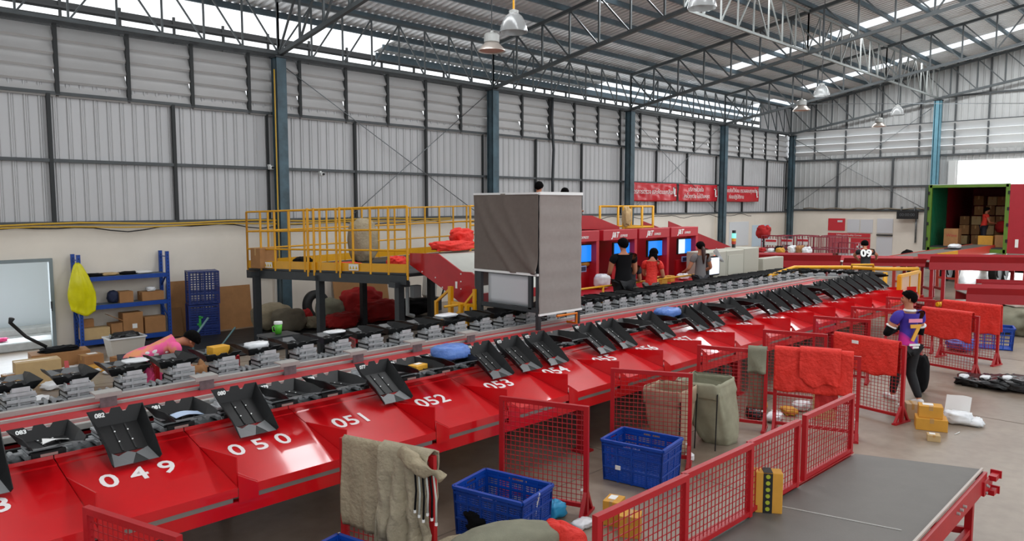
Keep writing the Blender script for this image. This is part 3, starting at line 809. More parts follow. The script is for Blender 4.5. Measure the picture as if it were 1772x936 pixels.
P = on_y(482, 582, 10.2)
r = empty('drinking_cup', (P.x, 10.2, 1.12), 0, 'bright green and white cup behind the far trays', 'cup')
b = MB(); b.lathe([(0, 0), (.045, 0), (.06, .16), (.055, .16), (.04, .01), (0, .01)], n=18); b.build('body', mat('bright_green_plastic', '#5fc23a', .4), r, smooth=True)
b = MB(); b.lathe([(.061, .145), (.064, .16), (.06, .185), (0, .19)], n=18); b.build('lid', M_white, r)
b = MB(); b.tube([(-.05, 0, .03), (-.09, 0, .05), (-.095, 0, .11), (-.055, 0, .13)], .008, 6); b.build('handle', MATS['bright_green_plastic'], r, smooth=True)
r2 = empty('side_stand', (P.x, 10.2, 0), 0, 'low dark table under the green cup', 'table')
b = MB(); b.box((0, 0, 1.1), (.5, .4, .03)); b.build('table_top', M_dark, r2)
for sx in (-1, 1):
    for sy in (-1, 1): b = MB(); b.box((sx*.22, sy*.17, .54), (.03, .03, 1.08)); b.build('leg', M_dark, r2)

# ================================================================== PLATFORMS, WORKSTATIONS, CONVEYORS
def zlerp(a, b, t): return a+(b-a)*t
# --- yellow railed platform on dark legs
A = Vector((7.41, 15.35, 1.67)); B_ = Vector((8.22, 10.75, 1.80)); Cc = Vector((14.3, 15.35, 1.80)); D_ = Vector((14.3, 12.0, 1.80)); E_ = Vector((9.3, 12.0, 1.8))
pf = empty('mezzanine_platform', (8, 13, 0), 0, 'yellow railed steel platform on dark legs beside the long wall', 'platform')
def LP(v): v = Vector(v); return (v.x-8, v.y-13, v.z)
b = MB()
b.prism([LP((p.x, p.y, p.z-.03)) for p in (A, B_, Vector((9.6, 10.75, 1.8)), E_, D_, Cc)], (0, 0, .03)); b.build('deck', M_dark, pf)
b = MB()
for p, q in ((A, B_), (A, Cc), (D_, Cc), (E_, D_)):
    b.bar(LP((p.x, p.y, p.z-.12)), LP((q.x, q.y, q.z-.12)), .08, .17)
for t in (.22, .5, .78):
    p = A.lerp(B_, t); b.bar(LP((p.x, p.y, p.z-.1)), LP((p.x+5, p.y, 1.7)), .06, .12)
b.build('deck_beam', M_dark, pf)
legs = [on_y(444, 480, 15.0), on_y(554, 490, 13.2), on_y(691, 490, 11.0)]
for p in legs+[Vector((10.2, 15.1, 0)), Vector((10.6, 13.0, 0)), Vector((13.6, 15.1, 0)), Vector((13.9, 12.2, 0))]:
    x, y = p.x, p.y
    b = MB(); b.box(LP((x, y, .8)), (.13, .13, 1.6)); b.box(LP((x, y, .01)), (.24, .24, .02)); b.box(LP((x, y, 1.585)), (.34, .2, .1)); b.build('leg', M_dark, pf)
def railing(b, p, q, n, h=1.22, r=.024, ext=.12, mids=(.42, .8)):
    p, q = Vector(p), Vector(q)
    for i in range(n+1):
        s = p.lerp(q, i/n); b.tube([LP((s.x, s.y, s.z-ext)), LP((s.x, s.y, s.z+h))], r, 8)
    for z in mids+(h,): b.tube([LP((p.x, p.y, p.z+z)), LP((q.x, q.y, q.z+z))], r*.8, 8)
    b.bar(LP((p.x, p.y, p.z+.09)), LP((q.x, q.y, q.z+.09)), .012, .16)
for (p, q, n, nm) in ((A, B_, 10, 0), (A, Cc, 14, 0), (D_, Cc, 5, 0), (E_+Vector((1.6, 0, 0)), D_, 7, 0)):
    b = MB()
    railing(b, p, q, n); b.build('railing', M_yel, pf, smooth=False)
# small second row of posts in the end fence: gate posts
b = MB()
for t in (.43, .47, .63):
    s = A.lerp(B_, t); b = MB(); b.tube([LP((s.x-.03, s.y, s.z-.12)), LP((s.x-.03, s.y, s.z+1.25))], .026, 8); b.build('gate_post', M_yel, pf)
for t in (.16, .71):
    s = A.lerp(B_, t); d = (B_-A).normalized(); n_ = Vector((-abs(d.y), d.x*-1, 0)).normalized(); n_ = Vector((-1, -.17, 0)).normalized()
    b = MB(); M = frame_m(LP((s.x-.035, s.y, s.z+.09)), (B_-A), (0, 0, 1))
    pts = lambda x, z, e: M @ Vector((x, z, e))
    b.add([pts(-.13, -.06, .0), pts(.13, -.06, .0), pts(.13, .06, .0), pts(-.13, .06, .0)], [(0, 1, 2, 3)]); sg = b.build('warning_sign', M_paper, pf, solid=.006)
    b = MB()
    for k in (-1, 0, 1):
        b.add([pts(k*.08-.03, -.035, .006), pts(k*.08+.03, -.035, .006), pts(k*.08, .03, .006)], [(0, 1, 2)])
        b.add([pts(k*.08-.03, -.035, -.006), pts(k*.08+.03, -.035, -.006), pts(k*.08, .03, -.006)], [(0, 1, 2)])
    b.build('warning_triangle', mat('warning_yellow', '#d8b325', .5), sg, solid=.003)

# things on the platform
def sack(name, loc, d, m_, label, seed, cat='sack', rz=0, amp=.14, fr=2.4, power=.7, group=None, sub=1):
    b = blob((0, 0, d[2]/2), d, seed, amp, fr, 28, 18, power, 0, rz); o = b.build(name, m_, smooth=True, sub=sub); o.location = loc
    return setp(o, label, cat, group)
P = on_y(457, 447, 14.9)
carton('cardboard_box', P.x, 14.9, 1.705, (.42, .36, .42), .1, M_card, 'tall brown carton standing on the yellow platform near its left corner')
P = on_y(624, 446, 13.6)
ok = sack('burlap_sack', (P.x, 13.5, 1.82), (.62, .5, .92), M_burlap, 'full olive burlap sack standing upright on the yellow platform', 12, power=.62)
b = MB(); b.box((P.x, 13.5, 1.79), (.9, .6, .06)); setp(b.build('wooden_pallet', M_dark), 'dark low pallet under the olive sack on the platform', 'pallet')
P = on_y(568, 452, 13.6); sack('cloth', (P.x, 13.0, 1.76), (.8, .5, .12), M_redcloth, 'flat red cloth on the platform floor beside the olive sack', 3, 'cloth', amp=.35, fr=4)
P = on_y(540, 448, 13.9); sack('cloth', (P.x-.1, 14.1, 1.75), (.4, .3, .2), M_blackcl, 'small black cloth bundle on the platform floor', 5, 'cloth', amp=.3, fr=4)
P = on_y(692, 448, 11.3); sack('cloth', (P.x, 11.4, 1.81), (.35, .45, .26), M_redcloth, 'crumpled red cloth in the right corner of the platform', 6, 'cloth', amp=.35, fr=4)

# --- red sided slide going down from the platform onto the far run
SX0, SX1 = 8.38, 10.5
sl = empty('slide_chute', (9, 10, 0), 0, 'red sided grey slide running down from the yellow platform to the sorter', 'conveyor')
def LS(x, y, z): return (x-9, y-10, z)
def yz(px, py): p = on_x(px, py, SX0); return (p.y, p.z)
topl = [yz(*q) for q in ((709, 438), (757, 439), (798, 470), (815, 471), (833, 486))]
lowl = [yz(*q) for q in ((833, 520), (801, 528), (768, 501), (709, 458))]
topl[-1] = (max(topl[-1][0], 9.0), topl[-1][1]); lowl[0] = (max(lowl[0][0], 9.0), lowl[0][1])
for (x, nm) in ((SX0, 'a'), (SX1, 'b')):
    b = MB(); b.prism([LS(x, y, z) for y, z in topl+lowl], (.03, 0, 0)); o = b.build('side_panel', M_redf, sl)
    if nm == 'a':
        b = MB()
        for q in ((731, 470), (754, 480), (766, 497), (798, 474), (798, 487), (798, 500), (817, 526), (822, 519), (812, 527)):
            y, z = yz(*q); b = MB(); b.tube([LS(x-.012, y, z), LS(x, y, z)], .012, 8); b.build('bolt', M_white, o)
        y, z = yz(790, 493); b = MB(); b.box(LS(x-.004, y, z), (.006, .05, .12)); b.build('plate_label', M_white, o)
y0, z0 = topl[0]; y1, z1 = topl[1]; yE, zE = topl[-1]
b = MB(); pr = [(y0, z0-.04), (y1, z1-.04), (yE+.25, zE-.10), (9.05, zE-.28)]
vs = []
for y, z in pr: vs += [LS(SX0+.03, y, z), LS(SX1, y, z)]
b.add(vs, [(2*i, 2*i+2, 2*i+3, 2*i+1) for i in range(len(pr)-1)]); b.build('slide_bed', mat('pale_slide_belt', '#b7b8b0', .5, 0, .08, 6), sl, solid=.02)
b = MB(); b.box(LS((SX0+SX1)/2, 9.0, zE-.30), (SX1-SX0, .03, .16)); b.build('front_lip', M_redf, sl)
b = MB()
for x in (SX0+.2, SX1-.15):
    for y in (9.12, 10.1): b.box(LS(x, y, .5), (.09, .09, 1.0))
b.build('leg', M_redf, sl)
sack('cloth', (9.3, 10.75, z1-.02), (.95, .5, .2), M_redcloth, 'crumpled orange red cloths lying across the top of the grey slide', 21, 'cloth', amp=.4, fr=3.4)
sack('cloth', (9.85, 11.1, z1+.05), (.5, .4, .34), M_redcloth, 'upper heap of orange red cloth on the slide next to the grey hood', 22, 'cloth', amp=.4, fr=3.4)
# yellow ladder frame at the foot of the slide
ld = empty('access_ladder', (8.2, 9.25, 0), 0, 'yellow tubular step frame in front of the red slide', 'ladder')
def yb(p, q, w_=.05): lb_.bar(p, q, w_, w_)
lb_ = MB()
q = [on_x(px, 520, 8.22).y-9.25 for px in (755, 780, 822)]
def yp(k, z): return (.02, q[k], z)
yb((yp(0, 0)), (yp(0, 1.38))); yb(yp(1, 0), yp(1, 1.66), .07); yb(yp(2, 0), yp(2, 1.66), .06)
yb(yp(0, 1.36), yp(1, 1.62), .04); yb(yp(0, .95), yp(1, 1.2), .04); yb(yp(1, 1.38), yp(2, 1.38), .05); yb(yp(1, 1.05), yp(2, 1.62), .035)
yb(yp(0, .45), yp(2, .45), .05)
lb_.build('frame', M_yel, ld)
lb_ = MB()
for px in (797, 808):
    y_ = on_x(px, 520, 8.12).y-9.25; lb_.bar((-.08, y_, 0), (-.08, y_, 1.40), .06, .06)
lb_.build('bollard', M_yel, ld)

# --- grey fabric hood over the tracks
hd = empty('scanner_hood', (8.25, 7.55, 0), 0, 'tall box hood clad in taupe fabric standing over the sorting track', 'scanner hood')
HX, HY, HT = 1.0, 1.42, 3.22
for x, y in ((.03, .03), (HX-.03, .03), (.03, HY-.0), (HX-.03, HY-.0)):
    y_ = y if y < .5 else HY-.03
    zb = 1.13 if y < .5 else 1.10
    b = MB(); b.box((x, y_, (zb+HT)/2), (.06, .06, HT-zb)); b.build('post', M_dark, hd)
b = MB()
for p, q in (((0, .03, HT-.03), (HX, .03, HT-.03)), ((0, HY-.03, HT-.03), (HX, HY-.03, HT-.03)), ((.03, 0, HT-.03), (.03, HY, HT-.03)), ((HX-.03, 0, HT-.03), (HX-.03, HY, HT-.03)), ((.03, 0, 1.42), (.03, HY, 1.42)), ((.03, 0, 1.98), (.03, HY, 1.98))):
    b.bar(p, q, .05, .05)
b.build('frame_rail', M_dark, hd)
def fold(u, v, s): 
    # slack drape falling diagonally from the corners
    return .035*math.sin((u*1.6+v*1.1)*6+s)*(1-abs(u-.5)*1.2)+.03*math.exp(-((u-(1-v)*.75-.1)**2)/.004)+.02*math.exp(-((u-(1-v)*.95-.35)**2)/.003)
def fold2(u, v):
    # u runs from the near corner (0) to the far corner (1); slack creases swing down from both top corners
    e_ = 0
    for (a_, k_, w2) in ((.98, .62, .0035), (.80, .78, .005), (.52, .55, .004)):
        c_ = a_-k_*(1-v)**1.35; e_ += math.exp(-((u-c_)**2)/w2)*(.35+.65*(1-v))
    return .042*e_+.006*math.sin(u*9+v*3)
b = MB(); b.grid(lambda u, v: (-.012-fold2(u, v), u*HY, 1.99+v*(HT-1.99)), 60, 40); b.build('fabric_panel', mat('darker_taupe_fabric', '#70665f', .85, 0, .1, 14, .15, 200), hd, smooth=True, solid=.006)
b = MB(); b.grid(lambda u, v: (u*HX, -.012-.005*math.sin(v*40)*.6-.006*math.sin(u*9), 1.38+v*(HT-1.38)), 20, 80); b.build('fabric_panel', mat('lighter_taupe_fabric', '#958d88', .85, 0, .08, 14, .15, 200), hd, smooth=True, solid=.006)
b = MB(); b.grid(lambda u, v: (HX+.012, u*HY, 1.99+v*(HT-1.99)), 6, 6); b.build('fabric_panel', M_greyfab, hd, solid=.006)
b = MB(); b.grid(lambda u, v: (u*HX, HY+.012, 1.7+v*(HT-1.7)), 6, 6); b.build('fabric_panel', M_greyfab, hd, solid=.006)
b = MB(); b.grid(lambda u, v: (u*HX, v*HY, HT+.005), 4, 4); b.build('top_sheet', M_greyfab, hd, solid=.006)
for c_, d_ in (((HX/2, -.018, HT), (HX+.02, .035, .045)), ((HX/2, -.02, 1.37), (HX+.02, .03, .03)), ((-.02, HY/2, 1.985), (.03, HY+.02, .035)), ((-.016, HY/2, HT), (.03, HY, .03))): b = MB(); b.box(c_, d_); b.build('edge_strip', M_white, hd)
b = MB(); b.grid(lambda u, v: (.03+.012*math.sin(u*4), .2+u*(HY-.5), 1.47+v*.48), 10, 6); b.build('inner_sheet', mat('pale_grey_vinyl', '#c3c6c9', .35), hd, smooth=True, solid=.006)
b = MB(); b.box((.0, .16, 1.72), (.05, .07, .55)); b.box((.0, HY-.12, 1.6), (.06, .1, .75)); b.box((0, HY/2, 1.44), (.05, HY, .06)); b.build('screen_frame', M_dark, hd)
# yellow edge rail before the workstations
def yrail(name, pts, r, label, posts=(), zfoot=0, cat='rail'):
    g_ = empty(name, pts[0], 0, label, cat); o = Vector(pts[0])
    b = MB(); b.tube([Vector(p)-o for p in pts], r, 8); b.build('handrail', M_yel, g_, smooth=True)
    for p in posts:
        b = MB(); q = Vector(p)-o; b.tube([(q.x, q.y, zfoot-o.z), (q.x, q.y, q.z)], r*1.2, 8); b.build('post', M_yel, g_, smooth=True)
    return g_
yrail('guard_rail', [(7.9, 9.35, 1.36), (15.9, 9.35, 1.36)], .022, 'long thin yellow rail behind the far trays before the workstations', [(8.3, 9.35, 1.36), (10.2, 9.35, 1.36), (12.2, 9.35, 1.36), (14.2, 9.35, 1.36), (15.8, 9.35, 1.36)])
b = MB(); b.tube([(8.62, 7.5, 1.32), (9.1, 7.5, 1.32), (9.1, 7.5, 1.16), (9.1, 7.7, 1.16)], .02, 8); setp(b.build('bracket', mat('orange_paint', '#dd7a10', .4)), 'small orange yellow bracket at the foot of the grey hood', 'bracket')

# --- low working platform behind the tracks and the four workstations
b = MB(); b.box((14.7, 10.4, .25), (8.0, 2.3, .5)); b.box((14.7, 9.27, .47), (8.0, .02, .06)); setp(b.build('assumed_step_platform', M_dark), 'assumed low dark standing platform along the workstations', 'platform')  # deck unseen, assumed from how high the workers' heads stand
M_scr = mat('lit_blue_screen', '#0a5fd0', .2, emit='#1a86ea', estr=.9)
M_scrl = mat('lit_pale_screen', '#c9dbe6', .2, emit='#d3e6ee', estr=.75)
M_banr = mat('header_red', '#b51e2c', .35)
def station(i, x0, x1, bright, label, hid=False):
    y = 10.3; r = empty('workstation', (x0, y, .5), 0, label, 'workstation', 'red scanning workstations')
    w_ = x1-x0; H = 1.97
    b = MB(); b.box((w_/2, .12, H-.12), (w_, .3, .24), ch=.01); hdr = b.build('header', M_banr, r)
    text_obj('brand_lettering', 'J&T', .17, M_white, hdr, frame_m((w_*.33, -.034, H-.12), (1, 0, 0), (0, 0, 1)), .002, shear=.3, bold=.006)
    text_obj('brand_lettering', 'EXPRESS', .075, M_white, hdr, frame_m((w_*.33+.33, -.034, H-.145), (1, 0, 0), (0, 0, 1)), .002, shear=.3, bold=.001)
    b = MB(); b.box((w_-.06, .12, (H-.24)/2), (.1, .3, H-.24)); b.box((w_-.06, .75, (H-.24)/2), (.06, .9, H-.24)); b.build('side_panel', M_banr, r)
    b = MB(); b.box((w_*.70, .2, .55), (w_*.5, .06, 1.1)); b.box((w_*.5, .0, .62), (w_*.9, .55, .05)); b.build('work_counter', M_redf, r)
    b = MB(); b.box((w_*.70, .15, 1.46), (w_*.52, .06, .42), ch=.01); mo = b.build('monitor', M_rub, r)
    b = MB()
    if bright:
        b.box((w_*.57, .117, 1.46), (w_*.23, .006, .37), mi=1); b.box((w_*.815, .117, 1.46), (w_*.25, .006, .37), mi=0)
    else: b.box((w_*.70, .117, 1.46), (w_*.48, .006, .37), mi=0)
    b.build('screen', [M_scr, M_scrl], mo)
    b = MB(); b.box((w_*.68, .12, 1.12), (.26, .02, .14)); q = b.build('control_plate', mat('pale_blue_plate', '#8fa3cf', .4), r)
    b = MB(); b.box((w_*.68, .105, 1.12), (.2, .01, .09)); b.build('control_panel', mat('navy_plate', '#1b2147', .4), q)
    return r
station(0, 11.95, 13.25, 0, 'first red workstation, half hidden by the grey fabric hood')
station(1, 13.4, 14.72, 0, 'second red workstation, the one behind the worker in black')
station(2, 14.8, 16.12, 0, 'third red workstation, with a full blue screen right of the woman in red')
station(3, 16.2, 17.5, 1, 'fourth red workstation with a half white half blue screen')
# clutter at the stations
P = on_y(1052, 440, 11.0)
sack('parcel_heap', (12.95, 10.62, 1.62), (.55, .4, .4), mat('tan_parcel', '#c98f38', .6), 'tan parcel heap between the first two workstations', 31, 'parcel')
sack('parcel_heap', (13.2, 10.15, 1.17), (.4, .3, .34), M_wplas, 'white plastic parcel heap on the counter between the first two workstations', 32, 'parcel')
for (px, py, y, s, l) in ((1142, 505, 9.75, .3, 'orange brown carton on the counter beside the woman in red'), (1158, 488, 9.95, .24, 'small orange carton on the counter under the third workstation')):
    P = on_y(px, py, y); carton('parcel_box', P.x, y, 1.165, (s, s*.8, s*.6), .15, M_carton, l, cat='box')
b = MB(); b.box((14.6, 9.93, .83), (5.4, .62, .03)); b.box((14.6, 9.93, 1.148), (5.4, .62, .03)); 
for x in (12, 13.4, 14.8, 16.2, 17.2): b.box((x, 9.93, .82), (.05, .5, .63))
setp(b.build('packing_bench', M_redf), 'red packing bench running under the workstations', 'bench')
for k, (px, l) in enumerate(((1180, 'black and white parcel bag left of the woman in grey'), (1232, 'paper parcel right of the woman in grey'))):
    P = on_y(px, 510, 9.95); sack('parcel_bag', (P.x, 9.93, 1.17), (.34, .28, .16), [M_wplas, M_card2][k], l, 40+k, 'parcel', amp=.3, fr=4)

# --- pale grey control cabinets
def cabinet(x0, x1, y0, y1, z0, z1, label, door=True):
    r = empty('control_cabinet', ((x0+x1)/2, y0, 0), 0, label, 'cabinet', 'pale grey control cabinets')
    w_ = x1-x0; b = MB(); b.box((0, (y1-y0)/2, (z0+z1)/2), (w_, y1-y0, z1-z0), ch=.015); b.build('body', M_cabinet, r)
    if door:
        b = MB(); b.box((0, -.008, (z0+z1)/2), (w_*.86, .012, (z1-z0)*.86)); dd = b.build('door', mat('cabinet_door', '#bab9ac', .5), r)
        b = MB()
        for k in range(7): b.box((0, -.02, zlerp(z0, z1, .35+.05*k)), (w_*.35, .01, .02))
        b.build('vent', M_galv, dd)
        b = MB(); b.box((w_*.36, -.025, zlerp(z0, z1, .5)), (.02, .02, .1)); b.build('handle', M_rub, dd)
    return r
cx = [on_y(px, 470, 9.6).x for px in (1223, 1257, 1287, 1313)]
cabinet(cx[0], cx[1]-.02, 9.6, 10.2, 0, 1.98-.14, 'pale cabinet right of the woman in grey, with two round buttons', door=False)
cabinet(cx[1], cx[2]-.02, 9.6, 10.2, 0, 1.84, 'pale cabinet with a small vent, middle one of the row')
cabinet(cx[2], cx[3]-.02, 9.6, 10.2, 0, 1.86, 'plain pale cabinet at the right end of the row', door=False)
r = empty('touch_screen', ((cx[0])+.12, 9.5, 1.5), 0, 'black framed touch screen with a white page, right of the woman in grey', 'screen')
b = MB(); b.box((0, 0, 0), (.62, .05, .5), ch=.012); b.box((0, .03, -.75), (.08, .05, 1.2)); b.build('case', M_rub, r)
b = MB(); b.box((.03, -.028, 0), (.48, .006, .42)); b.build('display', mat('white_page_display', '#dfe6f2', .2, emit='#dfe6f5', estr=.8), r)
for k, (c_, e_) in enumerate((('#37b04a', '#37e04a'), ('#e0522f', '#ff6a3f'))):
    b = MB(); x = cx[0]+.05+.28*k; b.tube([(x, 9.585, 1.72), (x, 9.56, 1.72)], .035, 12); setp(b.build('push_button', mat('button'+str(k), c_, .3, emit=e_, estr=.8)), ['green round button on the pale cabinet', 'orange red round button on the pale cabinet'][k], 'button')
# stack light
P = on_y(1269, 447, 10.0); r = empty('signal_tower', (P.x, 10.0, 1.84), 0, 'small signal tower with a lit green top on the pale cabinets', 'signal light')
for k, (c_, h0, h1, es) in enumerate((('#202020', 0, .12, 0), ('#b23a2a', .12, .2, 0), ('#d79a2b', .2, .28, 0), ('#7fe0cf', .28, .42, .8), ('#161616', .42, .5, 0))):
    b = MB(); b.tube([(0, 0, h0), (0, 0, h1)], .06 if k not in (0, 4) else .05, 14); b.build(['base', 'red_lens', 'amber_lens', 'green_lens', 'cap'][k], mat('tower'+str(k), c_, .4, emit=c_ if es else None, estr=es), r)
cabinet(on_y(1320, 480, 9.75).x, on_y(1355, 480, 9.75).x, 9.75, 10.0, 0, 1.5, 'low pale box behind the yellow turn rail', door=False)
P = on_y(1235, 452, 9.5)
b = MB(); b.grid(lambda u, v: (P.x-.05+.42*u, 9.5-.1*v, 1.86-.28*u+.10*v*(1-u)), 6, 4); setp(b.build('paper_sheet', M_paper, solid=.003), 'curled white paper sheet hanging on the pale cabinet', 'paper')

# --- second red slide hood and small yellow cage behind the stations
r = empty('slide_hood', (13.0, 11.0, 1.8), 0, 'red hooded slide head between the grey hood and the yellow cage', 'conveyor')
pts = [on_y(px, py, 10.95) for px, py in ((960, 373), (1025, 373), (1072, 392), (1072, 397), (960, 397))]
b = MB(); b.prism([Vector((p.x-13, -.05, p.z-1.8)) for p in pts], (0, .8, 0)); b.build('hood_cover', M_redf, r)
b = MB(); p0 = pts[4]; p1 = pts[3]; b.box(((p0.x+p1.x)/2-13, .35, p1.z-1.8-.03), (p1.x-p0.x, .8, .05)); b.build('support', M_rub, r)
cg = empty('yellow_cage', (17.2, 12, 1.8), 0, 'small yellow railing cage above the second and third workstations', 'railing')
b = MB()
X_ = [on_y(px, 370, 12.0).x-17.2 for px in (1079, 1111, 1130)]
for (x, y) in ((X_[0], 0), (X_[0]+.12, .9), (X_[1], 0), (X_[1]+.1, .9), (X_[2], 0), (X_[2]+.2, .9)): b.tube([(x, y, -.0), (x, y, 1.22)], .035, 8)
for z in (.62, 1.2): b.tube([(X_[0], 0, z), (X_[2], 0, z), (X_[2]+.2, .9, z), (X_[0]+.12, .9, z)], .03, 8)
b.build('rail', M_yel, cg, smooth=True)
b = MB(); b.box((0, .45, -.08), (X_[2]-X_[0]+.2, 1.1, .12)); b.build('deck', M_dark, cg)
b = MB()
for x in (X_[0], X_[2]):
    for y in (0, .9): b.box((x, y, -.94), (.09, .09, 1.68))
b.build('leg', M_dark, cg)
sack('cloth', (X_[0]+17.25, 11.92, 2.45), (.28, .2, .55), M_card2, 'pale tan bag hanging on the left post of the yellow cage', 51, 'bag', amp=.3)

# --- incline conveyor and the long red line crossing the hall
def conveyor(name, pts, wdt, side, hgt, label, m_=M_redf, belt=M_belt, legs_=(), flare=0.0):
    r = empty(name, pts[0], 0, label, 'conveyor'); o = Vector(pts[0])
    P_ = [Vector(p)-o for p in pts]
    d = (P_[-1]-P_[0]); d.z = 0; d.normalize(); n_ = Vector((-d.y, d.x, 0))
    b = MB()
    for s_ in (-1, 1):
        for i in range(len(P_)-1):
            off = n_*s_*wdt/2; a, c = P_[i]+off, P_[i+1]+off; oo = n_*s_*flare
            # flared guard above, channel beam below
            t_ = n_*s_*.015
            b.prism([a+Vector((0, 0, -hgt)), a+t_+Vector((0, 0, -hgt)), a+t_, a], c-a)
            b.prism([a, a+t_, a+oo+t_+Vector((0, 0, side)), a+oo+Vector((0, 0, side))], c-a)
    b.build('side_guard', m_, r)
    b = MB()
    for i in range(len(P_)-1):
        a, c = P_[i], P_[i+1]; off = n_*(wdt/2-.01)
        b.add([a-off, c-off, c+off, a+off], [(0, 1, 2, 3)])
    b.build('belt', belt, r, solid=.02)
    for p in legs_:
        q = Vector(p)-o
        b = MB()
        for s_ in (-1, 1):
            z1 = q.z-hgt; c = Vector((q.x, q.y, 0))+n_*s_*(wdt/2-.05); b.box((c.x, c.y, (z1-o.z)/2), (.1, .1, z1+o.z))
        b.bar(Vector((q.x, q.y, -o.z+.35))-n_*(wdt/2-.05), Vector((q.x, q.y, -o.z+.35))+n_*(wdt/2-.05), .07, .07)
        b.build('leg', m_, r)
    return r
M_deep = mat('deep_red_paint', '#a5101d', .42, 0, .12, 3)
conveyor('incline_conveyor', [(18.35, 12.2, 2.36), (22.9, 12.2, 1.27)], .9, .22, .14, 'red conveyor sloping down from behind the workstations', M_deep, legs_=[(20.3, 12.2, 1.9), (22.7, 12.2, 1.3)])
S = Vector((23.45, 11.55, 1.22)); T_ = Vector((27.9, 5.2, 1.22))
conveyor('belt_conveyor', [S, S.lerp(T_, .33)], .9, .20, .22, 'dark red belt conveyor crossing behind the sorter turn, left section', M_deep, flare=.1, legs_=[S.lerp(T_, .05), S.lerp(T_, .3)])
conveyor('belt_conveyor', [S.lerp(T_, .34)+Vector((0, 0, -.04)), S.lerp(T_, .66)+Vector((0, 0, -.04))], .9, .16, .10, 'red belt conveyor crossing behind the sorter turn, middle section by the worker in number 09', M_deep, mat('pale_conveyor_bed', '#b4b0ab', .4), flare=.16, legs_=[S.lerp(T_, .38), S.lerp(T_, .62)])
conveyor('belt_conveyor', [S.lerp(T_, .675), S.lerp(T_, 1.1)], .9, .20, .24, 'dark red belt conveyor before the truck, right section', M_deep, flare=.1, legs_=[S.lerp(T_, .69), S.lerp(T_, .735), S.lerp(T_, 1.04)])
# second, lower line toward the right edge
conveyor('belt_conveyor', [(20.4, 4.75, .93), (22.0, 1.9, .93)], .8, .16, .22, 'lower dark red conveyor running off the right edge of the picture', M_deep, flare=.06, legs_=[(20.7, 4.2, .93), (21.5, 2.8, .93)])
conveyor('belt_conveyor', [(22.1, 4.75, .98), (23.2, 2.3, .98)], .6, .12, .2, 'lower dark red conveyor seen above and behind its twin at the right edge', M_deep, legs_=[(22.3, 4.3, .98), (22.9, 3.0, .98)])
conveyor('belt_conveyor', [(19.95, 5.62, .62), (20.55, 5.2, .62)], .6, .1, .3, 'low red conveyor end with bolts behind the jersey worker', M_redf, legs_=[(20.1, 5.5, .62)])
r = empty('yellow_roller', (19.95, 4.95, .68), 0, 'yellow ribbed roller guard on the low red conveyor', 'roller')
b = MB(); d0 = Vector((.5, -.37, 0)); 
b.tube([(-.35, .1, 0), (.12, -.26, 0)], .055, 10); b.build('tube', M_yel, r)
b = MB(); 
for k in range(7):
    t = k/7; p = Vector((-.35, .1, 0)).lerp(Vector((.12, -.26, 0)), t+.05); q = Vector((-.35, .1, 0)).lerp(Vector((.12, -.26, 0)), t+.08); b.tube([p, q], .065, 10)
b.build('ring', mat('ochre_rubber', '#a67808', .5), r)
b = MB(); b.box((-.2, 0, -.34), (.06, .06, .68)); b.box((.05, -.2, -.34), (.06, .06, .68)); b.build('leg', M_redf, r)

# --- yellow guard around the turn
def gp(px, py, z): return tuple(on_z(px, py, z))
def gz(px, py, z, z2): p = on_z(px, py, z); return (p.x, p.y, z2)
yrail('turn_guard', [gz(1331, 481, 1.22, 1.27), gz(1374, 468, 1.22, 1.31), gz(1462, 468, 1.22, 1.31), gz(1532, 471, 1.22, 1.31), gz(1589, 471, 1.22, 1.31)], .05, 'yellow guard rail bending around the turn of the sorter', [gp(1331, 481, 1.22), gp(1374, 468, 1.22), gp(1462, 468, 1.22), gp(1532, 471, 1.22)])
yrail('hand_rail', [gp(1474, 464, 1.3), gp(1474, 458, 1.42), gp(1511, 458, 1.42), gp(1512, 464, 1.3)], .03, 'short yellow hand rail before the worker in number 09', [gp(1474, 464, 1.3), gp(1512, 464, 1.3)])
r = empty('yellow_gate', (19.3, 5.8, 0), 0, 'yellow framed gate panel at the end of the sorter behind the jersey worker', 'gate')
g0 = on_z(1557, 478, 1.35); g1 = on_z(1590, 470, 1.35); o = Vector((19.3, 5.8, 0))
b = MB()
for p in (g0, g1): q = p-o; b.box((q.x, q.y, .68), (.09, .09, 1.36))
b.bar(g0-o, g1-o, .08, .07); b.bar(g0-o-Vector((0, 0, .6)), g1-o-Vector((0, 0, .6)), .06, .06); mid = (g0+g1)/2-o; b.box((mid.x, mid.y, 1.05), (.05, .05, .6))
b.build('frame', M_yel, r)
b = MB(); q0, q1 = g0-o, g1-o; b.add([q0+Vector((0, 0, -.58)), q1+Vector((0, 0, -.58)), q1+Vector((0, 0, -.02)), q0+Vector((0, 0, -.02))], [(0, 1, 2, 3)]); b.build('infill', mat('peach_panel', '#d7b79a', .6), r, solid=.01)
P = on_z(1545, 490, .9); carton('cardboard_box', 19.95, 7.0, 0, (.6, .5, 1.14), .3, M_card2, 'tall carton standing just beyond the last trays of the sorter', tape=False)

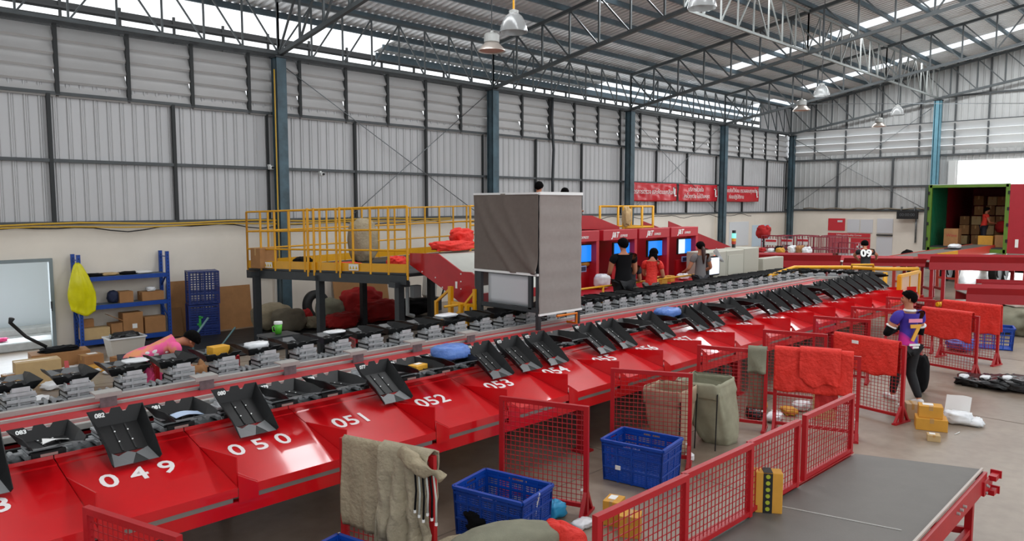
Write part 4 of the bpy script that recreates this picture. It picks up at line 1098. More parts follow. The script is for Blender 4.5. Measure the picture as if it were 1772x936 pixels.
# --- truck at the loading door
TX, TYc, TW2 = 32.6, 7.52, 1.32
tk = empty('delivery_truck', (TX, TYc, 0), 0, 'box truck backed to the loading door with green and red cargo box, lime framed rear', 'truck')
M_lime = mat('lime_frame_paint', '#5d8027', .45, 0, .2, 4); M_grn = mat('green_cargo_panel', '#0c6a45', .5, 0, .1, 4); M_trr = mat('red_cargo_panel', '#a8202c', .45, 0, .08, 3)
FZ, TZ = 1.42, 3.80; TLn = 6.4
b = MB(); b.box((TLn/2, 0, FZ-.06), (TLn, 2*TW2, .12)); b.build('cargo_floor', M_dark, tk)
b = MB(); n = 14
for k in range(n): b.box((.08+k*.16, TW2-.03, (FZ+TZ)/2), (.11, .06, TZ-FZ)); 
b.box((1.15, TW2-.005, (FZ+TZ)/2), (2.3, .03, TZ-FZ)); b.build('cargo_wall', M_grn, tk)
b = MB(); b.box((2.3+(TLn-2.3)/2, TW2-.02, (FZ+TZ)/2), (TLn-2.3, .04, TZ-FZ)); b.build('cargo_wall', M_trr, tk)
b = MB(); b.box((TLn/2, -TW2+.02, (FZ+TZ)/2), (TLn, .04, TZ-FZ)); b.box((TLn-.02, 0, (FZ+TZ)/2), (.04, 2*TW2, TZ-FZ)); b.build('cargo_wall', M_trr, tk)
b = MB(); b.box((TLn/2, 0, TZ+.01), (TLn+.06, 2*TW2+.08, .05)); b.build('cargo_roof', mat('pale_truck_roof', '#b9bdb8', .4), tk)
b = MB(); b.box((-.03, TW2-.02, (FZ+TZ)/2-.1), (.1, .13, TZ-FZ+.25)); b.box((-.03, -TW2+.02, (FZ+TZ)/2-.1), (.1, .13, TZ-FZ+.25)); b.box((-.03, 0, TZ-.04), (.1, 2*TW2, .1)); b.box((-.03, 0, FZ-.12), (.1, 2*TW2, .14))
b.build('rear_frame', M_lime, tk)
b = MB()
for z in (1.7, 2.3, 2.9, 3.5):
    for s_ in (-1, 1): b.tube([(-.09, s_*(TW2+.02), z-.06), (-.09, s_*(TW2+.02), z+.06)], .035, 8)
b.build('hinge', M_rub, tk)
b = MB(); b.box((-.06, TW2+.1, 2.5), (.12, .1, 2.5)); b.build('door', mat('folded_door_edge', '#3c4640', .5), tk)
b = MB(); b.box((-.05, -TW2-1.0, 2.52), (.07, 1.90, 2.56)); dr = b.build('door', M_trr, tk)
b = MB(); b.box((-.1, -TW2-.35, 1.62), (.05, .1, .3)); b.build('latch', M_paper, dr)
b = MB(); b.box((TLn/2, 0, 1.15), (TLn, .9, .2)); b.box((.1, 0, .95), (.12, 2.3, .16)); b.build('chassis', M_dark, tk)
for (x, y) in ((.9, .85), (.9, -.85), (2.1, .85), (2.1, -.85), (TLn+1.2, .9), (TLn+1.2, -.9)):
    b = MB(); prof = [(0, -.14), (.28, -.14), (.3, -.1), (.48, -.14), (.52, -.09), (.52, .09), (.48, .14), (.3, .1), (.28, .14), (0, .14)]
    k0 = len(b.v); b.lathe(prof, n=26); b.v = [(x+p[0], y+p[2], .52+p[1]) for p in b.v]; b.build('wheel', M_rub, tk)
b = MB(); b.box((TLn+1.1, 0, 1.9), (1.9, 2.2, 2.4), ch=.12); b.build('cab', mat('cab_white', '#d9dbd9', .4), tk)
b = MB(); b.box((-.02, .2, 1.02), (.03, 1.2, .16)); pt = b.build('number_plate', mat('plate_yellow', '#b08a2a', .5), tk)
# cargo
random.seed(11)
k = 0
rowtxt = ['bottom row', 'second row', 'third row', 'fourth row', 'fifth row']
for row in range(5):
    for c in range(5):
        y = TYc-1.0+.42*c+random.uniform(-.03, .03)
        dx = 2.6+.12*row+random.uniform(0, .1)
        if row >= 3 and c == 4: continue
        rzz = random.uniform(-.12, .12)
        sz = (.46, random.uniform(.30, .36), random.uniform(.34, .39))
        carton('cardboard_box', TX+dx, y, FZ+.40*row+.002, sz, rzz, [M_card, M_card2, mat('dark_cardboard', '#8a623c', .8)][(row*2+c) % 3], 'carton in the truck, %s, %s' % (rowtxt[row], ['at the right wall', 'second from the right wall', 'in the middle column', 'second from the red wall', 'against the red wall'][c]), group='cartons stacked in the truck')
carton('cardboard_box', TX+.65, TYc+.62, FZ, (.5, .5, .68), 0, M_card, 'brown carton with red print at the left inside the truck door', tape=False)
o_ = text_obj('box_print', 'Wine', .17, mat('red_ink', '#b03636', .6), None, frame_m((TX+.395, TYc+.60, FZ+.42), (0, -1, 0), (0, 0, 1)), .001); setp(o_, 'red print on the carton in the truck doorway', 'print')
carton('cardboard_box', TX+.9, TYc-.5, FZ, (.4, .5, .42), 0, M_carton, 'orange carton in front of the truck load', tape=False)
carton('cardboard_box', TX+.9, TYc-1.02, FZ, (.4, .42, .46), 0, M_card, 'brown carton in front of the truck load by the right door frame', tape=False)
sack('cloth', (TX+1.9, TYc-.9, FZ+.5), (.6, .7, .5), M_redcloth2, 'dark red sack on the load at the right inside the truck', 61, 'sack')

# telescopic conveyor reaching into the truck
t0 = on_z(1560, 452, 1.2); 
r = conveyor('loading_conveyor', [(27.6, 8.4, 1.22), (33.0, 7.0, 1.50)], .8, .03, .26, 'grey belt loading conveyor reaching into the truck', mat('coral_red_paint', '#cf4a3c', .4), M_belt, legs_=[(28.0, 8.3, 1.2), (30.6, 7.6, 1.3)])
b = MB(); d = Vector((5.4, -1.4, .28)).normalized(); n_ = Vector((d.y, -d.x, 0)).normalized()
p = Vector((1.6, -.41, .0))+n_*.44; b.bar(p+Vector((0, 0, -.02)), p+d*1.3+Vector((0, 0, -.02)), .03, .26); b.build('yellow_hood', M_yel, r)
sack('parcel_bag', (31.2, 7.55, 1.42), (.7, .4, .17), M_wplas, 'white parcel riding on the loading conveyor by the truck door', 62, 'parcel')
b = MB(); b.box((31.2, 7.55, 1.40), (.8, .5, .03)); setp(b.build('sorting_tray', M_rub), 'black tray under the white parcel on the loading conveyor', 'tray')

# --- notices, board, cage trolleys at the back wall
def board(y0, y1, z0, z1, m_, label, d=.03, name='notice_board', cat='board'):
    b = MB(); b.box((XB-d/2-.005, (y0+y1)/2, (z0+z1)/2), (d, abs(y0-y1), z1-z0)); return setp(b.build(name, m_), label, cat)
M_pink = mat('notice_red', '#c9303a', .5); M_pale = mat('notice_pale_grey', '#cfd0d4', .5)
board(15.48, 14.62, 1.7, 2.33, M_pink, 'red notice board on the back wall above the roll cages')
board(15.0, 14.75, 2.14, 2.24, M_pale, 'white label strip on the red notice board', .045, 'label', 'label')
board(14.5, 13.9, 1.62, 2.3, M_pale, 'pale grey poster, left of the pair on the back wall', name='poster', cat='poster')
board(13.85, 13.25, 1.62, 2.3, M_pale, 'pale grey poster, right of the pair on the back wall', name='poster', cat='poster')
board(13.05, 12.3, 1.62, 2.35, M_pale, 'pale whiteboard with a dark lower edge near the red notices', name='whiteboard', cat='board')
board(13.05, 12.3, 1.5, 1.56, M_dark, 'dark ledge under the whiteboard', .08, 'ledge', 'ledge')
board(13.05, 12.3, .4, 1.45, M_pale, 'lower pale board under the dark ledge', name='whiteboard', cat='board')
board(15.48, 13.35, 1.38, 1.58, M_pink, 'long red header strip on the back wall')
board(14.3, 13.35, .55, 1.34, M_pink, 'red first aid board with a white cross on the back wall')
board(15.45, 14.4, .55, 1.34, mat('notice_rose', '#c2545c', .5), 'rose red board left of the first aid board')
b = MB(); b.box((XB-.045, 13.85, .9), (.02, .1, .32)); b.box((XB-.045, 13.85, .9), (.02, .32, .1)); setp(b.build('white_cross', M_white), 'white cross on the red first aid board', 'sign')
o_ = text_obj('header_text', 'Safety and Quality Corner', .12, M_white, None, frame_m((XB-.04, 14.4, 1.48), (0, -1, 0), (0, 0, 1)), .001); setp(o_, 'white words on the long red header strip', 'lettering')
r = empty('wall_display', (XB-.25, 11.6, 2.55), 0, 'black wall display hanging on the back wall left of the truck', 'display')
b = MB(); b.box((0, 0, 0), (.12, .95, .4), ch=.01); b.build('case', M_rub, r)
b = MB(); b.box((.12, .3, .25), (.2, .04, .3)); b.box((.12, -.3, .25), (.2, .04, .3)); b.build('bracket', M_galv, r)
text_obj('digits', '00:00:00', .2, mat('dim_digit', '#5a5d60', .5), r, frame_m((-.065, 0, 0), (0, -1, 0), (0, 0, 1)), .001)
b = MB(); b.tube([(XB-.06, 11.25, 2.7), (XB-.06, 11.25, 1.2)], .04, 8); setp(b.build('downpipe', M_galv, smooth=True), 'grey pipe on the back wall beside the black display', 'pipe')
b = MB(); pts = [(XB-.1, W-1-i*.35, 2.84+.03*math.sin(i*1.7)) for i in range(20)]; b.tube(pts, .035, 6); setp(b.build('cable', mat('dusty_cable', '#7d7362', .8), smooth=True), 'dusty bundle of cables lying on the ledge of the back wall', 'cable')
M_cage = mat('cage_maroon', '#8c2a3a', .45)
def cage(x, y, wx, wy, H, label, m_=M_cage, tags=True, seed=1):
    r = empty('roll_cage', (x, y, 0), 0, label, 'roll cage', 'roll cages by the back wall'); b = MB()
    for sx in (-1, 1):
        for sy in (-1, 1): b.tube([(sx*wx/2, sy*wy/2, .12), (sx*wx/2, sy*wy/2, H)], .02, 6)
    for z in (.2, .75, 1.25, H):
        for sx in (-1, 1): b.tube([(sx*wx/2, -wy/2, z), (sx*wx/2, wy/2, z)], .014, 6)
        for sy in (-1, 1): b.tube([(-wx/2, sy*wy/2, z), (wx/2, sy*wy/2, z)], .014, 6)
    for k in range(1, 7):
        for sx in (-1, 1): b.tube([(sx*wx/2, -wy/2+wy*k/7, .2), (sx*wx/2, -wy/2+wy*k/7, H)], .009, 5)
    b.build('frame', m_, r)
    b = MB()
    for z in (.2, .75, 1.25): b.box((0, 0, z), (wx, wy, .03))
    b.build('shelf', mat('shelf_maroon', '#6d2334', .5), r)
    for sx in (-1, 1):
        for sy in (-1, 1): b = MB(); b.tube([(sx*wx/2*.9, sy*wy/2*.9-.02, .06), (sx*wx/2*.9, sy*wy/2*.9+.02, .06)], .06, 12); b.build('wheel', M_rub, r)
    if tags:
        b = MB()
        for z in (.62, 1.02, 1.5): b.box((-wx/2-.03, 0, z), (.01, wy*.62, .26))
        tg = b.build('rack_label', M_paper, r)
        b = MB()
        for z in (.66, 1.07, 1.55): b.box((-wx/2-.037, 0, z), (.006, wy*.55, .09))
        b.build('red_band', M_pink, tg)
    return r
cl_ = ['leftmost roll cage with white and red labels', 'second roll cage with labels, purple crates inside', 'third labelled roll cage', 'maroon roll cage without labels in the middle', 'maroon roll cage before the red notices', 'sixth roll cage, with white papers']
for k, (px, d) in enumerate(((1340, 31), (1367, 31.2), (1395, 31.4), (1422, 30), (1444, 31), (1465, 30.2))):
    # distance d measured along the view axis
    rr_ = (px-CX)/F*d*1.0; Xw = d*math.cos(YAW)+rr_*math.sin(YAW); Yw = d*math.sin(YAW)-rr_*math.cos(YAW)
    cage(Xw, Yw, .55, .85, 1.75 if k < 5 else 1.5, cl_[k], tags=k < 3)
    if k == 1:
        for z in (.215, .765): 
            b = MB(); b.box((0, 0, .15), (.4, .6, .3), ch=.01); b.box((0, 0, .29), (.44, .64, .03)); o_ = b.build('purple_crate', mat('purple_plastic', '#4a2a6b', .5)); o_.location = (Xw, Yw, z); setp(o_, ['purple crate on the bottom shelf of a roll cage', 'purple crate on the middle shelf of a roll cage'][z > .5], 'crate')
    else:
        for z in (.215, .765):
            carton('parcel_box', Xw, Yw, z, (.35, .5, .25+.05*(k % 2)), 0, [M_card, M_wplas][k % 2], '%s on the %s shelf of the %s' % (['brown parcel', 'white parcel'][k % 2], ['bottom', 'middle'][z > .5], cl_[k].split(',')[0]), tape=False)
# red bag with straps and clutter at the left of the cages
P = on_y(1336, 395, 16.2)
sack('bag', (30.9, 14.9, 1.55), (.5, .6, .6), M_redcloth2, 'red bag hanging at the left end of the roll cages', 71, 'bag', amp=.35)
b = MB(); b.box((30.95, 14.9, .8), (.08, .08, 1.6)); b.box((30.95, 14.9, .02), (.5, .5, .04)); b.box((30.95, 14.9, 1.45), (.3, .05, .05)); setp(b.build('coat_stand', M_dark), 'dark stand carrying the red bag', 'stand')
b = MB(); b.box((28.4, 12.9, 1.1), (1.1, 2.6, .05)); 
for sx in (-.45, .45):
    for sy in (-1.2, 1.2): b.box((28.4+sx, 12.9+sy, .54), (.06, .06, 1.08))
setp(b.build('sorting_table', mat('pale_table', '#b9b9b4', .5)), 'pale table cluttered with parcels left of the roll cages', 'table')
random.seed(5)
for k in range(7):
    sack('parcel_bag', (28.1+random.uniform(-.1, .5), 11.9+k*.3, 1.13), (.4, .32, random.uniform(.15, .35)), [M_wplas, M_card, M_wplas, M_carton, M_blackcl, M_wplas, M_redcloth2][k],
         ['white', 'brown', 'second white', 'orange', 'black', 'third white', 'dark red'][k]+' parcel on the cluttered table left of the roll cages', 80+k, 'parcel', amp=.3)
sack('backpack', (36.5, 10.7, 0), (.5, .6, 1.0), M_blackcl, 'dark bag standing at the back wall right of the worker in number 09', 91, 'bag')

# ================================================================== MESH PANELS
def mesh_panel(p, q, H, label, z0=0.0, feet=True, group='red mesh partition panels', cell=.05, low=.10, post=.045, name='mesh_panel', footdir=1):
    p = Vector((p[0], p[1], z0)); q = Vector((q[0], q[1], z0)); Ln = (q-p).length; ang = math.atan2(q.y-p.y, q.x-p.x)
    r = empty(name, p, ang, label, 'mesh panel', group)
    b = MB()
    for x in (0, Ln): b.box((x, 0, H/2), (post, post, H))
    b.box((Ln/2, 0, H-post/2), (Ln-post, post, post)); b.box((Ln/2, 0, low), (Ln-post, post*.9, post*.9)); b.build('frame', M_redf, r)
    b = MB(); n = int(Ln/cell)
    for i in range(1, n): x = Ln*i/n; b.box((x, 0, (H+low)/2), (.0055, .0055, H-low-post))
    m_ = int((H-low)/cell)
    for j in range(1, m_): z = low+(H-low)*j/m_; b.box((Ln/2, .004, z), (Ln-post, .0055, .0055))
    b.build('wire_mesh', M_redm, r)
    if feet:
        for x in (0, Ln):
            b = MB()
            for s_ in (-1, 1): b.bar((x, s_*.02, .24), (x, s_*.16, .02), .035, .03)
            b.box((x, 0, .012), (.06, .38, .024)); b.build('foot', M_redf, r)
            b = MB(); b.tube([(x-.03, -.03, .27), (x-.03, -.045, .27)], .012, 8); b.build('bolt', M_white, r)
    return r
MP = {}
for key, p, q, l in (
    ('P1', (1.38, 5.22), (1.62, 4.38), 'mesh panel by chute 048 at the lower left corner'),
    ('P2', (3.33, 5.27), (3.57, 4.38), 'mesh panel carrying the olive burlap by chute 051'),
    ('P3', (5.22, 5.28), (5.53, 4.42), 'bare mesh panel between the two blue crates and chute 053'),
    ('P4', (7.06, 5.25), (7.47, 4.44), 'mesh panel in front of the brown open sack'),
    ('P5', (9.09, 5.28), (9.40, 4.44), 'mesh panel behind the grey open sack'),
    ('P5b', (9.52, 4.36), (9.85, 3.40), 'mesh panel under the largest orange red cloth'),
    ('P6', (10.96, 5.22), (11.20, 4.36), 'mesh panel between the orange red cloths and chute 057'),
    ('P6b', (11.28, 4.28), (11.05, 3.22), 'mesh panel under the second orange red cloth, left of the jersey worker'),
    ('P7', (12.95, 5.25), (13.15, 4.4), 'mesh panel behind the second orange red cloth'),
    ('P8', (14.66, 5.23), (14.85, 4.38), 'mesh panel reaching the jersey worker from the left'),
    ('P9', (16.7, 5.25), (16.85, 4.4), 'mesh panel at the far end of the chutes behind the jersey worker'),
    ('PR1', (15.15, 4.15), (14.90, 3.18), 'mesh panel right of the jersey worker, nearer of the two'),
    ('PR2', (16.55, 4.15), (16.35, 3.15), 'mesh panel right of the jersey worker, farther of the two')):
    MP[key] = mesh_panel(p, q, 1.1, l)
for k, (px, py) in enumerate(((118, 648), (272, 632), (411, 615), (617, 584))):
    P = on_z(px, py, 1.1); mesh_panel((P.x, P.y), (P.x+.2, P.y+.85), 1.1, ['red mesh panel behind the far trays before the side doorway', 'red mesh panel behind the far trays below the pink shirt', 'red mesh panel behind the far trays below the yellow parcel', 'red mesh panel behind the far trays under the yellow platform'][k])

# ---- cloths hung over panels
def drape(name, panel, u0, u1, H, df, db, m_, label, seed=0, amp=.03, hem=.03, n=40, thick=.01, side=1, off=.03, corner=0.0, cat='cloth', pleat=0.0, pf=22):
    """cloth hung over a panel: u along the panel, folded over the top rail"""
    b = MB(); nv = 36
    def fn(u, v):
        x = u0+(u1-u0)*u
        s_ = v*(df+db+.08)             # arc length from front hem
        hf = df*(1+corner*math.sin(u*math.pi))
        nz = noise.noise(Vector((x*4+seed, s_*1.6, seed)))*amp+noise.noise(Vector((x*9+seed, s_*5, seed*2)))*amp*.5+abs(noise.noise(Vector((x*14+s_*6, seed, s_*3))))*amp*.35
        nz += pleat*(abs(math.sin(x*pf+seed+1.5*noise.noise(Vector((x*3, s_*2, seed)))))-.3)*min(1, abs(df-s_)/.25)
        he = hem*noise.noise(Vector((x*5, seed*1.3, 0)))
        if s_ < df: t = s_/df; y = -off-nz*(1-t*.8)-.01*(1-t); z = H-(hf+he)*(1-t)
        elif s_ > df+.08: t = (s_-df-.08)/db; y = off+nz*t; z = H-(db+he)*t
        else: a = math.pi*(s_-df)/.08; y = -off*math.cos(a); z = H+.028*math.sin(a)
        return (x, side*y, z)
    b.grid(fn, n, nv)
    o = b.build(name, m_, smooth=True, solid=thick)
    o.matrix_world = Matrix.Translation(panel.location) @ Matrix.Rotation(panel.rotation_euler.z, 4, 'Z')
    return setp(o, label, cat)
drape('burlap_cloth', MP['P2'], .02, .62, 1.1, .72, .5, M_burlap, 'olive burlap hung neatly over the mesh panel by chute 051, its left piece', 2, .05, .06, side=1, pleat=.022, pf=17)
drape('burlap_cloth', MP['P2'], .44, .93, 1.115, .95, .4, mat('pale_burlap', '#aa9f86', .9, 0, .28, 5, .9, 26), 'crumpled paler burlap bunched over the right half of the same panel', 5, .16, .16, side=1, off=.07, thick=.014, pleat=.07, pf=24, n=70)
pM = Matrix.Translation(MP['P2'].location) @ Matrix.Rotation(MP['P2'].rotation_euler.z, 4, 'Z')
b = MB(); pts = []
for i in range(30):
    t = i/29; pts.append(pM @ Vector((.66+.44*t, -.09-.04*math.sin(t*3), 1.10-.13*t*t+.012*math.sin(t*9))))
rad_ = [.03, .05, .065, .07, .068, .062, .055, .048, .04, .026, .036, .045]
b.tube(pts, [rad_[int(i*11/29)]+(rad_[min(11, int(i*11/29)+1)]-rad_[int(i*11/29)])*((i*11/29) % 1) for i in range(30)], 20)
b.v = [tuple(Vector(p)+noise.noise_vector(Vector(p)*11)*.028+noise.noise_vector(Vector(p)*27)*.012) for p in b.v]; o_ = b.build('burlap_sleeve', M_burlap, smooth=True, sub=1); setp(o_, 'gathered neck of an olive burlap sack pointing right off the panel end', 'sack')
for k in range(6):
    b = MB(); a = pM @ Vector((.84+.035*k, -.12, 1.0)); c = pM @ Vector((.85+.04*k, -.14, .70-.03*(k % 3)))
    b.tube([a, a.lerp(c, .5)+Vector((0, -.015, 0)), c], .008, 6); o_ = b.build('drawstring', [M_blackcl, mat('pale_cord', '#b9bdb4', .8)][k % 2], smooth=True)
    setp(o_, 'drawstring hanging below the gathered burlap neck', 'string', 'drawstrings of the burlap sack')
    b = MB(); b.tube([c, c+Vector((0, 0, -.022))], .011, 6); e_ = b.build('end_knot', M_paper, o_)
drape('red_cloth', MP['P5b'], -.02, .95, 1.125, .56, .45, M_redcloth, 'largest orange red cloth, folded over the panel behind the foreground fence', 9, .07, .03, side=1, off=.04, thick=.012, pleat=.012, pf=9)
drape('red_cloth', MP['P5b'], .30, .80, 1.145, .44, .2, M_redcloth, 'upper folded layer lying on the largest orange red cloth', 14, .05, .12, side=1, off=.075, thick=.01, corner=.1)
drape('red_cloth', MP['P5b'], .50, .78, .60, .18, .05, M_redcloth2, 'dark red corner of cloth hanging below the largest orange red cloth', 15, .06, .1, side=1, off=.03, thick=.01)
drape('red_cloth', MP['P6b'], .03, 1.02, 1.12, .44, .42, M_redcloth, 'second orange red cloth with a small white tag, beside the jersey worker', 19, .05, .04, side=1, off=.04, thick=.012, corner=.12)
pM6 = Matrix.Translation(MP['P6b'].location) @ Matrix.Rotation(MP['P6b'].rotation_euler.z, 4, 'Z')
b = MB(); b.box((0, 0, 0), (.1, .006, .045)); o_ = b.build('cloth_tag', M_paper); o_.matrix_world = pM6 @ Matrix.Translation((.42, -.115, 1.06)); setp(o_, 'small white tag on the second orange red cloth', 'tag')
drape('red_cloth', MP['PR1'], .02, .92, 1.13, .28, .5, M_redcloth, 'round hemmed orange red cloth over the nearer panel right of the jersey worker', 23, .05, .05, side=-1, off=.05, thick=.012, corner=.6)
drape('red_cloth', MP['PR2'], .0, 1.06, 1.13, .55, .5, M_redcloth, 'orange red cloth over the farther panel at the right', 27, .05, .04, side=1, off=.04, thick=.012)
drape('burlap_cloth', MP['P5'], .66, .90, 1.12, .85, .32, M_burlap2, 'grey green burlap hanging at the post left of the largest red cloth', 31, .07, .08, side=-1, off=.05, thick=.012)

# ---- blue crates
def crate(loc, rz, L_, Wd, H, label, m_=M_blue, group='blue plastic crates', rot=None, solidside=True, base=True, name='plastic_crate', fine=True):
    r = empty(name, loc, rz, label, 'crate', group)
    if rot: r.rotation_euler = rot
    t = .025; k = .94
    def wall(b, b2, a, c):   # wall between two top corners (x,y) tapering to k
        a = Vector((a[0], a[1], 0)); c = Vector((c[0], c[1], 0))
        def W_(u, z): 
            s_ = k+(1-k)*z/H; p = a.lerp(c, u)*s_; return Vector((p.x, p.y, z))
        for z in (.02, H*.36, H*.70, H*.90): b.bar(W_(0, z), W_(1, z), .022, .02)
        Ln = (c-a).length; n = max(3, round(Ln/.16))
        for i in range(n+1): b.bar(W_(i/n, 0), W_(i/n, H), .022, .018)
        if fine:
            nh = int(H/.02)
            for j in range(2, nh-2):
                z = j*H/nh
                b2.bar(W_(0, z), W_(1, z), .006, .011)
            nv = int(Ln/.045)
            for i in range(1, nv): b2.bar(W_(i/nv, .02), W_(i/nv, H*.9), .006, .008)
        # solid upper band with a hand hole
        for (u0_, u1_) in ((0, .36), (.64, 1)): 
            b.bar(W_(u0_, H*.94), W_(u1_, H*.94), .008, H*.10)
        b.bar(W_(0, H*.985), W_(1, H*.985), .008, H*.03)
    b = MB(); b2 = MB(); hx, hy = L_/2, Wd/2; cs = [(-hx, -hy), (hx, -hy), (hx, hy), (-hx, hy)]
    for i in range(4): wall(b, b2, cs[i], cs[(i+1) % 4])
    for (x, y) in cs: 
        b.prism([(x*k, y*k, 0), (x*k*.92, y*k, 0), (x*.92, y, H), (x, y, H)], (0, -.012 if y > 0 else .012, 0)); b.prism([(x*k, y*k, 0), (x*k, y*k*.88, 0), (x, y*.88, H), (x, y, H)], (-.012 if x > 0 else .012, 0, 0))
    b.build('shell', m_, r)
    if fine: b2.build('lattice_wall', m_, r)
    b = MB(); 
    for i in range(4):
        a, c = cs[i], cs[(i+1) % 4]; b.bar((a[0]*1.02, a[1]*1.02, H), (c[0]*1.02, c[1]*1.02, H), .035, .028)
    b.build('rim', m_, r)
    b = MB(); b.box((0, 0, .015), (L_*k, Wd*k, .015)); b.build('base', m_, r)
    return r
c1 = crate((4.69, 4.73, 0), math.radians(-78), .74, .52, .45, 'blue lattice crate with a white cord loop, right of the burlap cloth')
b = MB(); b.tube([(0, 0, .43), (.03, 0, .46), (.03, .03, .35), (0, .035, .2), (.0, .09, .15), (.03, .13, .2), (.02, .08, .32), (.0, .02, .43)], .009, 6)
o_ = b.build('cord_loop', M_paper, smooth=True); o_.location = (4.83, 4.39, 0); o_.location = on_z(925, 858, .44)-Vector((0, .03, .44)); setp(o_, 'white cord loop hanging on the rim of the blue crate', 'cord')
sack('cloth', (4.62, 4.85, .03), (.5, .4, .26), M_blackcl, 'black contents lying in the blue crate with the cord', 101, 'cloth', amp=.3)
c2 = crate((6.74, 4.60, 0), math.radians(-80), .71, .53, .45, 'empty blue lattice crate with a small white sticker, between the mesh panels')
b = MB(); b.box((-.05, -.275, .2), (.001, .001, .001)); b.box((.03, -.268, .2), (.06, .008, .045)); 
b = MB(); b.box((0, 0, 0), (.006, .06, .045)); o_ = b.build('crate_sticker', M_paper); wq = on_z(1072, 808, .23)+Vector((-.03, 0, 0)); o_.parent = c2; o_.matrix_local = (Matrix.Translation(c2.location) @ Matrix.Rotation(c2.rotation_euler.z, 4, 'Z')).inverted() @ Matrix.Translation(wq) @ Matrix.Rotation(math.radians(12), 4, 'Z'); o_['label'] = 'small white sticker'
P = on_z(560, 934, .42)
crate((P.x-.06, P.y-.43, 0), math.radians(-78), .7, .5, .43, 'blue crate whose rim just shows at the bottom edge below chute 051')
crate((18.35, 3.62, 0), math.radians(-75), .70, .5, .46, 'blue crate on the floor behind the farther red cloth at the right', fine=False)
sack('parcel_bag', (17.6, 4.05, 0), (.8, .5, .28), mat('blue_bag', '#3355a8', .5), 'blue and white bags lying left of the blue crate at the right', 103, 'bag', amp=.35)
sack('burlap_sack', (20.6, 3.75, 0), (.9, 1.1, .64), M_burlap2, 'left burlap sack of the pile under the conveyor at the right edge', 104, amp=.25)
sack('burlap_sack', (20.4, 2.8, 0), (.9, 1.1, .6), M_burlap, 'right burlap sack of the pile under the conveyor at the right edge', 105, amp=.25)

# ---- open sacks on stands
def open_sack(loc, rz, w_, d_, H, m_, label, seed=1, lean=(0, 0), name='open_sack'):
    r = empty(name, loc, rz, label, 'sack', 'open burlap sacks'); b = MB(); n = 40; nv = 22; vs = []; fs = []
    for j in range(nv+1):
        t = j/nv; z = H*t
        for i in range(n):
            a = 2*math.pi*i/n; e_ = .2 if t > .8 else .8-.7*t
            cx_ = math.copysign(abs(math.cos(a))**e_, math.cos(a)); cy_ = math.copysign(abs(math.sin(a))**e_, math.sin(a))
            k = .80+.10*math.sin(t*2.2)+(.12 if t > .8 else .10*t)
            f_ = 1+.09*noise.noise(Vector((math.cos(a)*2.5, math.sin(a)*2.5+seed, t*1.6)))*(1.2-t)+.045*math.sin(a*9+seed+t*3)*(1-t*.8)
            if t < .06: f_ *= .9
            vs.append((cx_*w_/2*k*f_+lean[0]*(1-t), cy_*d_/2*k*f_+lean[1]*(1-t), z+(.012*math.sin(a*5+seed) if t > .9 else 0)))
    for j in range(nv):
        for i in range(n): q = (i+1) % n; fs.append((j*n+i, j*n+q, (j+1)*n+q, (j+1)*n+i))
    fs.append(tuple(range(n-1, -1, -1))); b.add(vs, fs); b.build('sack_body', m_, r, smooth=True, solid=.008)
    b = MB(); vs = []; fs = []      # folded cuff
    for (z, k) in ((H+.012, .99), (H+.012, 1.03), (H-.02, 1.05), (H-.17, 1.035), (H-.18, 1.0)):
        for i in range(n):
            a = 2*math.pi*i/n; cx_ = math.copysign(abs(math.cos(a))**.2, math.cos(a)); cy_ = math.copysign(abs(math.sin(a))**.2, math.sin(a))
            vs.append((cx_*w_/2*k, cy_*d_/2*k, z+.008*math.sin(a*7+seed)))
    for j in range(4):
        for i in range(n): q = (i+1) % n; fs.append((j*n+i, j*n+q, (j+1)*n+q, (j+1)*n+i))
    b.add(vs, fs); b.build('cuff', m_, r, smooth=True)
    for sx in (1, -1): b = MB(); b.bar((sx*w_*.48, -d_*.47, 0), (sx*w_*.5, -d_*.5, H-.1), .012, .012); b.build('stand_leg', M_rub, r)
    return r
open_sack((8.40, 4.78, 0), math.radians(8), .60, .56, .82, mat('moss_burlap', '#a3a189', .9, 0, .2, 6, .35, 160), 'grey green open sack leaning on its stand beyond the mesh panel', 3, (.17, -.15))
open_sack((7.80, 4.92, 0), math.radians(8), .50, .50, .80, mat('brown_burlap', '#b09a80', .9, 0, .2, 6, .35, 160), 'brownish open sack standing just behind a mesh panel', 8, (0, 0))
sack('litter_bag', (7.62, 4.52, 0), (.10, .10, .1), M_wplas, 'small white plastic litter beside the brownish open sack', 111, 'litter', amp=.3)

# ---- foreground belt table with its fence
tb = empty('belt_table', (6, 2.0, 0), 0, 'grey belt conveyor table with red side beams in the lower right corner', 'conveyor')
BZ = .63
q1, q2 = on_z(1480, 785, BZ), on_z(1700, 812, BZ); q3, q4 = on_z(1230, 930, BZ), on_z(1585, 936, BZ)
d1 = (q1-q3).normalized(); d2 = (q2-q4).normalized(); q3b, q4b = q3-d1*2.2, q4-d2*3.0
T0 = Vector((6, 2.0, 0))
b = MB(); b.prism([q-T0-Vector((0, 0, .025)) for q in (q3b, q4b, q2, q1)], (0, 0, .025)); b.build('belt', M_belt, tb)
b = MB(); s0, s1 = on_z(1345, 875, BZ)-T0, on_z(1560, 918, BZ)-T0; s0 = s0.lerp(s1, -.35); b.bar(s0+Vector((0, 0, .002)), s1+Vector((0, 0, .002)), .012, .005); b.build('belt_seam', mat('pale_seam', '#aba9a4', .5), tb)
b = MB(); n_ = Vector((-d2.y, d2.x, 0)); 
b.bar(q4b-T0-n_*.025+Vector((0, 0, -.10)), q2-T0-n_*.025+Vector((0, 0, -.10)), .03, .17); b.bar(q3b-T0+Vector((0, .02, -.10)), q1-T0+Vector((0, .02, -.10)), .03, .17)
